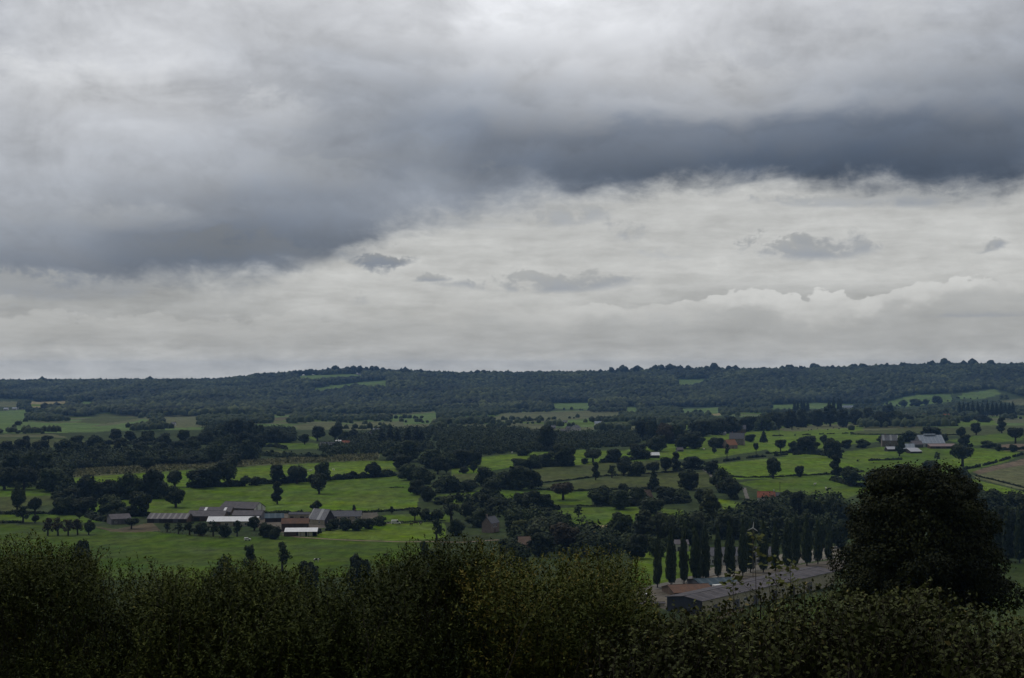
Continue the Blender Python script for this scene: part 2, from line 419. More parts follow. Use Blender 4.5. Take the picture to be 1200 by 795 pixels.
# ------------------------------------------------------------------ ground: one sheet, crop colours, some with cloud shade painted in
GREEN_B = (0.104, 0.166, 0.012); GREEN_M = (0.082, 0.134, 0.012); GREEN_D = (0.045, 0.070, 0.014)
GREEN_SHADED = (0.058, 0.096, 0.009); OLIVE = (0.072, 0.088, 0.026); OLIVE_P = (0.120, 0.130, 0.060); STRAW = (0.26, 0.22, 0.105); BROWN = (0.150, 0.115, 0.078)  # the first green here has cloud shade painted into it
GREEN_F = (0.105, 0.165, 0.045); YARD = (0.115, 0.10, 0.08); EARTH = (0.105, 0.085, 0.052)
FIELDS = [
 # mid-distance pastures
 (GREEN_SHADED, [(-190, 612), (60, 616), (105, 616), (150, 621), (215, 626), (300, 630), (400, 622), (500, 612), (520, 620), (505, 645), (430, 672), (370, 680), (300, 690), (215, 690), (190, 680), (110, 680), (-190, 690)]),  # lower pasture, darkened by painted cloud shade
 (GREEN_B, [(330, 629), (390, 622), (445, 614), (520, 613), (522, 630), (475, 634), (400, 631)]),
 (GREEN_B, [(168, 602), (174, 588), (215, 587), (300, 585), (430, 584), (492, 582), (490, 596), (440, 600), (380, 600), (300, 602), (230, 602)]),
 (GREEN_M, [(174, 588), (175, 583), (215, 572), (300, 569), (420, 560), (487, 556), (493, 570), (492, 582), (430, 584), (300, 585), (215, 587)]),
 (GREEN_M, [(-190, 577), (28, 568), (63, 576), (65, 582), (-190, 584)]),
 (OLIVE, [(-190, 584), (65, 581), (72, 590), (0, 600), (-190, 602)]),
 (GREEN_M, [(-190, 603), (103, 603), (170, 604), (150, 612), (-190, 612)]),
 (GREEN_M, [(100, 600), (130, 580), (170, 580), (170, 602)]),
 (GREEN_B, [(78, 560), (165, 555), (300, 546), (400, 541), (460, 540), (466, 552), (400, 559), (300, 570), (215, 573), (150, 575), (85, 566)]),
 (OLIVE_P, [(74, 553), (165, 547), (265, 542), (300, 540.5), (400, 535), (444, 533), (442, 540), (300, 546), (165, 555), (78, 560)]),
 (GREEN_D, [(40, 532), (97, 532), (96, 543), (64, 546)]),
 (OLIVE, [(-190, 512), (75, 515), (130, 519), (150, 524), (60, 524), (-190, 521)]),
 (GREEN_B, [(527, 546), (565, 536), (600, 533), (640, 531.5), (700, 528), (702, 537), (640, 547), (600, 548), (530, 560)]),
 (OLIVE, [(530, 556), (558, 555), (558, 565), (532, 566)]),
 (GREEN_M, [(505, 581), (562, 575), (600, 572), (628, 573), (660, 578), (695, 575), (695, 592), (600, 592), (510, 590)]),
 (GREEN_M, [(440, 604), (530, 600), (530, 612), (446, 613)]),
 (GREEN_M, [(600, 596), (745, 594), (800, 598), (800, 606), (712, 617), (680, 617), (600, 612)]),
 (STRAW, [(690, 616), (712, 615.5), (712, 632), (700, 632)]),
 (OLIVE, [(626, 549), (690, 542), (725, 541), (760, 540), (800, 542), (830, 551), (760, 555), (700, 559), (630, 566)]),
 (OLIVE, [(628, 569), (700, 560), (760, 556), (830, 553), (842, 569), (800, 575), (700, 575), (660, 575)]),
 (GREEN_B, [(610, 531), (680, 527), (740, 529), (740, 538), (700, 543), (640, 547), (610, 538)]),
 (GREEN_B, [(690, 543), (720, 533), (745, 524), (775, 520), (845, 509), (900, 502), (960, 496.5), (1012, 496), (1010, 514), (930, 522), (880, 530), (830, 538), (760, 540)]),
 (OLIVE_P, [(905, 503), (960, 497.5), (1010, 496.5), (1000, 501), (930, 506)]),
 (GREEN_B, [(827, 546), (870, 540), (940, 534), (1000, 531), (1010, 553), (960, 557.5), (900, 560.5), (862, 562), (835, 553)]),
 (GREEN_M, [(866, 566), (900, 561), (960, 558), (1030, 553), (1030, 572), (990, 585), (930, 585), (890, 576)]),
 (GREEN_B, [(843, 585), (862, 588), (886, 598), (884, 608), (850, 608)]),
 (GREEN_B, [(898, 516), (960, 508), (1040, 507), (1060, 515), (985, 522), (940, 528), (900, 531)]),
 (OLIVE, [(998, 506), (1060, 502.5), (1165, 499), (1390, 495), (1390, 504), (1110, 511), (1060, 509.5), (1000, 509)]),
 (GREEN_B, [(1121, 494), (1165, 492.5), (1168, 498), (1121, 499)]),
 (GREEN_M, [(900, 531), (985, 530), (1030, 524), (1150, 525), (1195, 530), (1190, 538), (1140, 553), (1090, 557), (1040, 557), (1006, 553), (1000, 545)]),
 (GREEN_B, [(900, 532), (985, 531), (1040, 529), (1030, 540), (1000, 546)]),
 (GREEN_B, [(1100, 540), (1150, 529), (1196, 531), (1180, 541), (1130, 552)]),
 (GREEN_M, [(1108, 516), (1180, 507), (1200, 506), (1200, 516), (1140, 522)]),
 (BROWN, [(1172, 521), (1390, 516), (1390, 526), (1176, 528)]),
 (BROWN, [(1138, 553), (1200, 538), (1390, 526), (1390, 534), (1200, 545), (1148, 557)]),
 (OLIVE_P, [(1140, 557), (1200, 545), (1390, 534), (1390, 590), (1200, 575), (1145, 560)]),
 (GREEN_B, [(1140, 561), (1200, 577), (1390, 592), (1390, 596), (1180, 590), (1142, 568)]),
 (GREEN_D, [(1150, 655), (1175, 658), (1300, 656), (1300, 745), (1150, 745)]),
 (GREEN_D, [(760, 745), (870, 722), (990, 690), (1150, 690), (1150, 760), (760, 775)]),
 (GREEN_M, [(740, 650), (790, 640), (830, 640), (830, 678), (760, 690), (740, 690)]),
 (GREEN_B, [(752, 647), (764, 645), (766, 656), (754, 658)]),
 (YARD, [(750, 692), (772, 688), (801, 681), (842, 674), (868, 672), (885, 670), (960, 659), (975, 656), (1000, 655), (1000, 668), (960, 672), (890, 684), (850, 694), (822, 722), (770, 712), (740, 705)]),
 ((0.21, 0.19, 0.155), [(818, 668), (900, 652), (985, 640), (985, 653), (900, 667), (830, 679)]),
 (EARTH, [(800, 683), (822, 673), (842, 670), (842, 674), (815, 681)]),
 (EARTH, [(802, 726), (830, 727), (858, 716), (872, 711), (874, 714), (852, 724), (820, 732)]),
 (YARD, [(296, 602), (440, 600), (445, 610), (330, 625), (298, 618)]),
 (EARTH, [(110, 617), (136, 620), (180, 612), (190, 622), (160, 624), (130, 623)]),
 # the far valley and hill
 (GREEN_F, [(-190, 483), (0, 482), (33, 480), (30, 494), (60, 496), (75, 497), (110, 500), (140, 497), (170, 491), (177, 493), (150, 503), (110, 507), (55, 508), (-190, 508)]),
 (STRAW, [(34, 471), (82, 470), (76, 477), (40, 478)]), (GREEN_B, [(38, 474), (80, 473), (78, 475), (38, 476)]),
 (OLIVE_P, [(-190, 471), (22, 471), (20, 477), (-190, 478)]),
 (GREEN_F, [(86, 476), (100, 471), (112, 471), (103, 478)]),
 (OLIVE, [(88, 496), (118, 484), (155, 489), (170, 490), (120, 497)]),
 (OLIVE_P, [(190, 490), (238, 492), (212, 501), (198, 498)]),
 (OLIVE_P, [(-190, 509), (60, 509), (80, 513), (-190, 513)]),
 (GREEN_F, [(361, 456), (420, 448), (455, 445.5), (454, 452.5), (437, 453), (420, 451), (375, 459)]),
 (GREEN_F, [(348, 440.5), (425, 438), (425, 441), (352, 445)]),
 ((0.115, 0.105, 0.055), [(318, 490), (344, 488.5), (336, 493), (320, 494)]),
 (OLIVE_P, [(340, 499), (383, 494), (400, 496), (383, 504), (350, 504)]),
 (GREEN_F, [(456, 487), (511, 483.5), (514, 491), (460, 493)]),
 (OLIVE_P, [(398, 498), (476, 493), (512, 490), (502, 505), (460, 505), (400, 504)]),
 (GREEN_F, [(470, 494), (508, 490.5), (505, 497), (475, 498)]),
 (OLIVE_P, [(519, 500), (600, 496), (640, 497), (640, 503), (521, 505)]),
 (OLIVE_P, [(572, 492), (590, 485), (640, 484), (728, 484), (726, 489), (640, 494), (600, 496)]),
 (GREEN_F, [(640, 473), (693, 472), (692, 480), (656, 480)]),
 (GREEN_F, [(732, 477), (748, 476.5), (746, 483), (735, 483)]),
 (GREEN_F, [(793, 445), (834, 444), (824, 448.5), (811, 452.5), (794, 451)]),
 (GREEN_F, [(798, 480), (843, 477), (844, 484), (801, 485)]),
 (STRAW, [(828, 486), (846, 484), (846, 487), (832, 488)]),
 (GREEN_M, [(733, 508), (756, 503.5), (757, 510), (742, 513)]),
 (GREEN_F, [(1029, 474), (1066, 464), (1115, 461.5), (1116, 471), (1060, 477)]),
 (GREEN_F, [(1118, 468), (1130, 461), (1166, 456.5), (1173, 462), (1150, 468)]),
 (OLIVE_P, [(1170, 470), (1200, 467), (1390, 466), (1390, 474), (1190, 475)]),
 (GREEN_F, [(903, 475), (960, 472), (1000, 474), (1000, 479), (905, 480)]),
 (GREEN_M, [(303, 519), (373, 519.5), (372, 526), (332, 527)]),
 (GREEN_B, [(356, 511), (376, 512.5), (371, 516)]),
 (OLIVE, [(300, 526), (340, 529), (330, 533), (300, 532)]),
]
def inside(px, py, poly):
    c = np.zeros(px.shape, bool); n = len(poly)
    for i in range(n):
        x1, y1 = poly[i]; x2, y2 = poly[(i + 1) % n]
        if y1 == y2: continue
        c ^= ((y1 > py) != (y2 > py)) & (px < (x2 - x1) * (py - y1) / (y2 - y1) + x1)
    return c
def inside_any(px, py, polys):
    c = np.zeros(px.shape, bool)
    for p in polys:
        xs = [q[0] for q in p]; ys = [q[1] for q in p]
        m = (px > min(xs)) & (px < max(xs)) & (py > min(ys)) & (py < max(ys))
        if m.any(): c[m] |= inside(px[m], py[m], p)
    return c

MUS = np.linspace(-0.40, 0.40, 1000)
def build_ground():
    th = np.concatenate([np.linspace(-math.pi, -math.atan(0.405), 90)[:-1] , np.arctan(MUS), np.linspace(math.atan(0.405), math.pi, 90)[1:]])
    # ring depths: one ring about every 0.65 photo rows where the valley shows
    dd = np.concatenate([np.linspace(300, 560, 300), np.geomspace(560, 5400, 6000)])
    rows = 430 - z_of(np.zeros_like(dd), dd) * F / dd
    rows = np.minimum.accumulate(rows)
    want = np.arange(rows.max(), rows.min() + 0.3, -0.65)
    ringD = np.interp(-want, -rows, dd)
    ringD = np.concatenate([np.geomspace(0.02, 290, 70), ringD, np.geomspace(5450, 6300, 8)])
    c = np.cos(np.minimum(np.abs(th), R(60)))
    rr = ringD[:, None] / c[None, :]
    X = rr * np.sin(th)[None, :]; Y = rr * np.cos(th)[None, :]
    Z = ground_z(X, Y)
    nr, nt_ = X.shape
    V = np.stack([X, Y, Z], -1).reshape(-1, 3)
    i = np.arange(nr - 1)[:, None] * nt_ + np.arange(nt_ - 1)[None, :]
    Fc = np.stack([i, i + 1, i + nt_ + 1, i + nt_], -1).reshape(-1, 4)[:, ::-1]
    me = np_mesh('ground', V, Fc, smooth=True)
    # field colours: crops, plus the painted cloud shade
    colr = np.tile(np.array((0.040, 0.058, 0.019)), (len(V), 1))
    px = np.full(len(V), -1e5); py = np.full(len(V), -1e5)
    f = (V[:, 1] > 1) & (np.abs(V[:, 0]) < 0.6 * V[:, 1])
    px[f], py[f] = project(V[f, 0], V[f, 1], V[f, 2])
    f &= V[:, 1] < 5600
    # far valley floor: small pastures between the hedgerow trees
    wv_ = (V[:, 1] > 1980) & (V[:, 1] < 3350)
    cx, cy_ = np.floor((V[:, 0] + .2 * V[:, 1]) / 210).astype(int), np.floor((V[:, 1] - .2 * V[:, 0]) / 150).astype(int)
    pick = (cx * 5 + cy_ * 11 + (cx * cy_) % 7) % 5
    for k_, c_ in enumerate((GREEN_F, OLIVE_P, GREEN_M, OLIVE_P, GREEN_F)): colr[wv_ & (pick == k_)] = c_
    # a patchwork of pastures goes on beyond the photograph's edges
    uu = np.abs(V[:, 0]) / np.maximum(V[:, 1], 1)
    w = (V[:, 1] > 470) & (V[:, 1] < 3300) & (uu > 0.37)
    cx, cy_ = np.floor((V[:, 0] + .3 * V[:, 1]) / 170).astype(int), np.floor((V[:, 1] - .25 * V[:, 0]) / 120).astype(int)
    pick = (cx * 7 + cy_ * 13 + (cx * cy_) % 5) % 5
    for k_, c_ in enumerate((GREEN_B, GREEN_M, GREEN_SHADED, OLIVE, GREEN_D)): colr[w & (pick == k_)] = c_
    jx = 1.6 * np.sin(V[:, 0] / 17.0 + V[:, 1] / 31.0); jy = 0.35 * np.sin(V[:, 0] / 23.0 + 1.7)
    for cc, poly in FIELDS:
        xs = [q[0] for q in poly]; ys = [q[1] for q in poly]
        m = f & (px > min(xs) - 2) & (px < max(xs) + 2) & (py > min(ys) - 1) & (py < max(ys) + 1)
        idx = np.nonzero(m)[0]
        k = inside(px[idx] + jx[idx], py[idx] + jy[idx], poly)
        colr[idx[k]] = cc
    a = me.attributes.new('crop_and_shade', 'FLOAT_COLOR', 'POINT')
    a.data.foreach_set('color', np.concatenate([colr, np.ones((len(V), 1))], 1).astype(np.float32).ravel())
    m, nt, b = new_mat('ground', 1.0, 0.05)
    ca = nt.nodes.new('ShaderNodeAttribute'); ca.attribute_name = 'crop_and_shade'
    tcn = nt.nodes.new('ShaderNodeTexCoord')
    def nz(scale, det, lo, hi, stretch=(1, 1, 1)):
        mp = nt.nodes.new('ShaderNodeMapping'); mp.inputs['Scale'].default_value = stretch
        nt.links.new(tcn.outputs['Object'], mp.inputs[0])
        n = nt.nodes.new('ShaderNodeTexNoise'); n.inputs['Scale'].default_value = scale; n.inputs['Detail'].default_value = det
        n.inputs['Roughness'].default_value = 0.65
        nt.links.new(mp.outputs[0], n.inputs[0])
        r = nt.nodes.new('ShaderNodeMapRange'); r.inputs[1].default_value = 0.3; r.inputs[2].default_value = 0.7
        r.inputs[3].default_value = lo; r.inputs[4].default_value = hi
        nt.links.new(n.outputs['Fac'], r.inputs[0]); return r.outputs[0]
    a1, a2 = nz(0.012, 4, 0.78, 1.22), nz(0.16, 6, 0.55, 1.42, (1, 0.45, 1))
    mu = nt.nodes.new('ShaderNodeMath'); mu.operation = 'MULTIPLY'; nt.links.new(a1, mu.inputs[0]); nt.links.new(a2, mu.inputs[1])
    vs = nt.nodes.new('ShaderNodeVectorMath'); vs.operation = 'SCALE'
    nt.links.new(ca.outputs['Color'], vs.inputs[0]); nt.links.new(mu.outputs[0], vs.inputs[3])
    hs = nt.nodes.new('ShaderNodeHueSaturation'); nt.links.new(vs.outputs[0], hs.inputs['Color'])
    nt.links.new(nz(0.03, 3, 0.482, 0.515), hs.inputs['Hue'])
    nt.links.new(nz(0.05, 3, 0.82, 1.12), hs.inputs['Saturation'])
    wv = nt.nodes.new('ShaderNodeTexWave'); wv.inputs['Scale'].default_value = 0.11; wv.inputs['Distortion'].default_value = 5.0; wv.inputs['Detail'].default_value = 3; wv.inputs['Detail Scale'].default_value = 0.4
    wm_ = nt.nodes.new('ShaderNodeMapping'); wm_.inputs['Rotation'].default_value = (0, 0, 0.5)
    nt.links.new(tcn.outputs['Object'], wm_.inputs[0]); nt.links.new(wm_.outputs[0], wv.inputs[0])
    wr = ramp_node(nt, [(0.0, (0.86, 0.86, 0.84)), (1.0, (1.12, 1.12, 1.12))], wv.outputs['Fac'])
    wx = nt.nodes.new('ShaderNodeMix'); wx.data_type = 'RGBA'; wx.blend_type = 'MULTIPLY'; nt.links.new(nz(0.02, 2, 0.0, 1.0), wx.inputs[0])
    nt.links.new(hs.outputs[0], wx.inputs[6]); nt.links.new(wr.outputs[0], wx.inputs[7])
    tf = nz(0.42, 3, 0.0, 1.0)                      # darker tussocks, dock and thistle
    tr = ramp_node(nt, [(0.70, (1, 1, 1)), (0.84, (0.52, 0.58, 0.5))], tf)
    tm = nt.nodes.new('ShaderNodeMix'); tm.data_type = 'RGBA'; tm.blend_type = 'MULTIPLY'; tm.inputs[0].default_value = 0.8
    nt.links.new(wx.outputs[2], tm.inputs[6]); nt.links.new(tr.outputs[0], tm.inputs[7])
    nt.links.new(tm.outputs[2], b.inputs['Base Color'])
    me.materials.append(m)
    o = link(bpy.data.objects.new('ground', me)); tag(o, kind='structure')
build_ground()

def draped(name, pts, wpx, mat, lift=0.12, n=60):
    """a track or road: a strip that follows the ground along a line of photo places"""
    P = [Vector(at(*p)) for p in pts]
    L = [0]
    for a, b_ in zip(P, P[1:]): L.append(L[-1] + (b_ - a).length)
    t = np.linspace(0, L[-1], n)
    xs = np.interp(t, L, [p.x for p in P]); ys = np.interp(t, L, [p.y for p in P])
    dx_, dy_ = np.gradient(xs), np.gradient(ys); ll = np.hypot(dx_, dy_)
    nx, ny = -dy_ / ll, dx_ / ll
    V = []
    for k in (-1, -0.33, 0.33, 1):
        w = wpx * (1 + 0.15 * np.sin(t * 0.3 + k))
        X = xs + nx * k * w / 2; Y = ys + ny * k * w / 2
        V.append(np.stack([X, Y, ground_z(X, Y) + lift], -1))
    V = np.stack(V, 1).reshape(-1, 3)
    i = (np.arange(n - 1)[:, None] * 4 + np.arange(3)[None, :]).ravel()
    Fc = np.stack([i, i + 1, i + 5, i + 4], -1)
    o = link(bpy.data.objects.new(name, np_mesh(name, V, Fc, mat))); tag(o, kind='structure')
    return o
M_TRACK = surf_mat('trodden_earth', (0.24, 0.18, 0.12), 0.5, 0.25)
M_STONE_TRACK = surf_mat('stony_road', (0.155, 0.142, 0.122), 0.35, 0.3)
draped('farm_track', [(332, 627), (350, 630), (400, 633), (440, 634.5), (476, 635.5), (505, 635), (540, 636), (585, 633)], 3.2, M_TRACK)
draped('farm_track', [(335, 625), (370, 619), (420, 615), (450, 614), (475, 612)], 3.0, M_STONE_TRACK)
draped('road', [(735, 693), (760, 690), (785, 685), (801, 680), (828, 674), (850, 672), (880, 668), (960, 655), (1010, 649)], 7.0, M_STONE_TRACK)
draped('lane', [(872, 572), (876, 585), (880, 592), (892, 603), (899, 609)], 2.6, M_STONE_TRACK)
draped('lane', [(806, 543), (815, 546), (824, 550), (832, 556), (845, 575)], 2.4, M_STONE_TRACK)
# ------------------------------------------------------------------ foliage colours
M_DARK = foliage_mat('leaves_dark', (0.012, 0.017, 0.008), (0.026, 0.036, 0.014), (0.050, 0.066, 0.024))
M_MID = foliage_mat('leaves_green', (0.016, 0.024, 0.009), (0.036, 0.052, 0.018), (0.066, 0.088, 0.030))
M_PALE = foliage_mat('leaves_grey_green', (0.026, 0.033, 0.018), (0.056, 0.070, 0.034), (0.092, 0.108, 0.054))
M_YELL = foliage_mat('leaves_yellow_green', (0.030, 0.038, 0.012), (0.068, 0.082, 0.024), (0.115, 0.125, 0.035))
M_BROWN = foliage_mat('leaves_brownish', (0.026, 0.022, 0.014), (0.056, 0.048, 0.026), (0.090, 0.076, 0.038))
M_CONE = foliage_mat('needles', (0.010, 0.014, 0.009), (0.020, 0.028, 0.016), (0.038, 0.050, 0.026))
M_BARK = surf_mat('bark', (0.055, 0.046, 0.036), 0.5, 2.0)
M_MID2 = foliage_mat('leaves_deep_green', (0.014, 0.021, 0.008), (0.031, 0.045, 0.014), (0.060, 0.080, 0.026))
M_FOREST = foliage_mat('leaves_far_forest', (0.006, 0.010, 0.006), (0.034, 0.048, 0.018), (0.100, 0.122, 0.048))
MATS = {'d': M_DARK, 'm': M_MID, 'p': M_PALE, 'y': M_YELL, 'b': M_BROWN, 'c': M_CONE}

def unit(v): return v / np.maximum(np.linalg.norm(v, axis=-1, keepdims=True), 1e-9)

def leaf_quads(P, N, size, g, aspect=1.0, ragged=0.35):
    """one ragged little four-sided clump per point, facing about along N"""
    n = len(P)
    t = unit(np.cross(N, g.normal(size=(n, 3))))
    b = np.cross(N, t)
    s = (size * g.uniform(0.65, 1.35, n))[:, None]
    q = []
    for k, (a, c) in enumerate(((-1, -1), (1, -1), (1, 1), (-1, 1))):
        j = g.uniform(1 - ragged, 1 + ragged, (n, 2))
        q.append(P + t * s * a * j[:, :1] * aspect + b * s * c * j[:, 1:] + N * s * g.uniform(-0.3, 0.3, (n, 1)))
    V = np.stack(q, 1).reshape(-1, 3)
    return V, np.arange(4 * n).reshape(n, 4)

def lobes_crown(seed, style, n, size):
    """crown in a unit box (x, y -0.5..0.5, z 0..1) made of leaf clumps through several lobes"""
    g = np.random.default_rng(seed)
    L = []                                           # lobe centre, radii, weight
    if style == 'round':
        L.append(((0, 0, .52), (.34, .34, .38)))
        for k in range(12):
            a = g.uniform(0, 6.28); e = g.uniform(-.35, 1.0)
            r = .31 * math.cos(max(e, 0) * 1.15) * g.uniform(.8, 1.1)
            L.append(((r * math.cos(a), r * math.sin(a), .52 + .33 * e), tuple(g.uniform(.11, .235) * np.array((1, 1, .85)))))
        zmin = .03
    elif style == 'broad':
        L.append(((0, 0, .58), (.42, .42, .30)))
        for k in range(14):
            a = g.uniform(0, 6.28); e = g.uniform(-.5, .9)
            r = .32 * math.cos(max(e, 0) * 1.1)
            L.append(((r * math.cos(a), r * math.sin(a), .58 + .24 * e), tuple(g.uniform(.12, .20) * np.array((1, 1, 1.1)))))
        zmin = .06
    elif style == 'dome':                           # skirts to the ground, like an overgrown hedge tree
        L.append(((0, 0, .40), (.36, .36, .42)))
        for k in range(12):
            a = g.uniform(0, 6.28); e = g.uniform(-.9, 1.0)
            r = .34 * math.cos(max(e, 0) * 1.2) * g.uniform(.8, 1.1)
            L.append(((r * math.cos(a), r * math.sin(a), .43 + .38 * e), tuple(g.uniform(.11, .23) * np.array((1, 1, .9)))))
        zmin = .0
    elif style == 'tall':
        for k in range(12):
            z = .22 + .68 * k / 11
            r = .30 * math.sin(math.pi * min(.95, .25 + .6 * k / 11)) * .6
            a = g.uniform(0, 6.28)
            L.append(((r * math.cos(a), r * math.sin(a), z), tuple(g.uniform(.18, .28) * np.array((1, 1, .5)))))
        zmin = .12
    elif style == 'umbrella':
        L.append(((0, 0, .62), (.40, .40, .30)))
        for k in range(11):
            a = g.uniform(0, 6.28); e = g.uniform(-.5, .8)
            L.append(((.31 * math.cos(a), .31 * math.sin(a), .68 + .2 * e), tuple(g.uniform(.12, .2) * np.array((1, 1, .8)))))
        zmin = .19
    elif style == 'sparse':
        for k in range(26):
            a = g.uniform(0, 6.28); e = g.uniform(0, 1)
            r = g.uniform(.05, .40) * (1.05 - .6 * e)
            L.append(((r * math.cos(a), r * math.sin(a), .30 + .62 * e), tuple(g.uniform(.07, .15) * np.array((1, 1, .8)))))
        zmin = .15
    elif style == 'cone':
        for k in range(16):
            z = .10 + .86 * k / 15
            r = .44 * (1 - z) + .03
            L.append(((g.normal() * .02, g.normal() * .02, z), (r, r, .05)))
        zmin = .04
    elif style == 'column':
        for k in range(26):
            z = .12 + .84 * k / 25
            r = .43 * math.sin(math.pi * (0.16 + .82 * (k / 25)) ** .72) ** .8
            L.append(((g.normal() * .05, g.normal() * .05, z), (r, r, .06)))
        zmin = .06
    C = np.array([l[0] for l in L]); S = np.array([l[1] for l in L])
    area = (S[:, 0] * S[:, 1] + S[:, 0] * S[:, 2]) ; w = area / area.sum()
    i = g.choice(len(L), n, p=w)
    d = unit(g.normal(size=(n, 3)))
    rad = g.uniform(.55, 1.04, (n, 1)) ** .6
    P = C[i] + d * S[i] * rad
    N = unit(d / S[i] * S[i].mean(1, keepdims=True) + g.normal(size=(n, 3)) * .34 + np.array((0, 0, .15)))
    keep = P[:, 2] > zmin + g.uniform(-.03, .03, n)
    P, N, i, d = P[keep], N[keep], i[keep], d[keep]
    n2_ = len(P) // 14                              # a few loose sprays beyond the lobes
    k = g.choice(len(P), n2_, replace=False)
    P[k] = P[k] + d[k] * g.uniform(.01, .055, (n2_, 1))
    V, Fc = leaf_quads(P, N, size, g)
    lobe_tone = g.uniform(-.13, .13, len(L))
    tone = np.clip(.45 + lobe_tone[i] + g.normal(size=len(P)) * .17, 0, .92)
    V[:, :2] = np.clip(V[:, :2], -.56, .56); V[:, 2] = np.clip(V[:, 2], 0, 1.04)
    return V, Fc, tone

def trunk_mesh(name, seed, top=.6, r=.035, limbs=4):
    g = random.Random(seed); mb = MB()
    mb.tube([(0, 0, -.06), (0, 0, .0), (g.uniform(-.02, .02), g.uniform(-.02, .02), top * .5), (g.uniform(-.05, .05), g.uniform(-.05, .05), top)], [r * 1.5, r * 1.2, r * .9, r * .35], 7)
    for k in range(limbs):
        a = k * 6.28 / limbs + g.uniform(-.4, .4); z = top * g.uniform(.35, .75)
        mb.tube([(0, 0, z), (.12 * math.cos(a), .12 * math.sin(a), z + .12), (.25 * math.cos(a), .25 * math.sin(a), z + .26)], [r * .5, r * .35, r * .12], 5)
    return mb.mesh(name, M_BARK)

CROWNS, TRUNKS = {}, {}
for style, n, size, copies in (('round', 2600, .026, 5), ('broad', 2600, .026, 4), ('dome', 2600, .027, 5), ('tall', 2000, .030, 2), ('umbrella', 2200, .026, 3),
                               ('sparse', 900, .024, 3), ('cone', 1600, .034, 2), ('column', 2400, .040, 3)):
    CROWNS[style] = []
    for k in range(copies):
        V, Fc, tone = lobes_crown(100 + 17 * k + len(style), style, n, size)
        CROWNS[style].append(np_mesh('crown', V, Fc, M_DARK, tone))
    TRUNKS[style] = trunk_mesh('trunk', len(style), {'umbrella': .8, 'cone': .8, 'column': .7}.get(style, .6), {'cone': .02, 'column': .05}.get(style, .048), 0 if style in ('cone', 'column') else 5)

NAMES = {'cone': 'conifer_tree', 'column': 'poplar_tree'}
TREE_COUNT = 0
def tree(px, ytop, ybase, wpx, style, mat, label, group, name=None, xyz=None):
    global TREE_COUNT
    x, y, z = xyz or at(px, ybase)
    h = max((ybase - ytop) * y / F, 1.0) * 1.05; w = wpx * y / F * 1.17
    k = TREE_COUNT; TREE_COUNT += 1
    root = empty(name or NAMES.get(style, 'tree'), (x, y, z), random.uniform(0, 6.28), (w, w, h))
    tag(root, label, {'cone': 'conifer', 'column': 'poplar'}.get(style, 'tree') if name is None else 'shrub', group)
    cr = link(bpy.data.objects.new('crown', CROWNS[style][k % len(CROWNS[style])]), root)
    sl = cr.material_slots[0]; sl.link = 'OBJECT'; sl.material = M_MID2 if (mat == 'd' and k % 10 in (1, 4, 6)) else MATS[mat]
    link(bpy.data.objects.new('trunk', TRUNKS[style]), root)
    return root

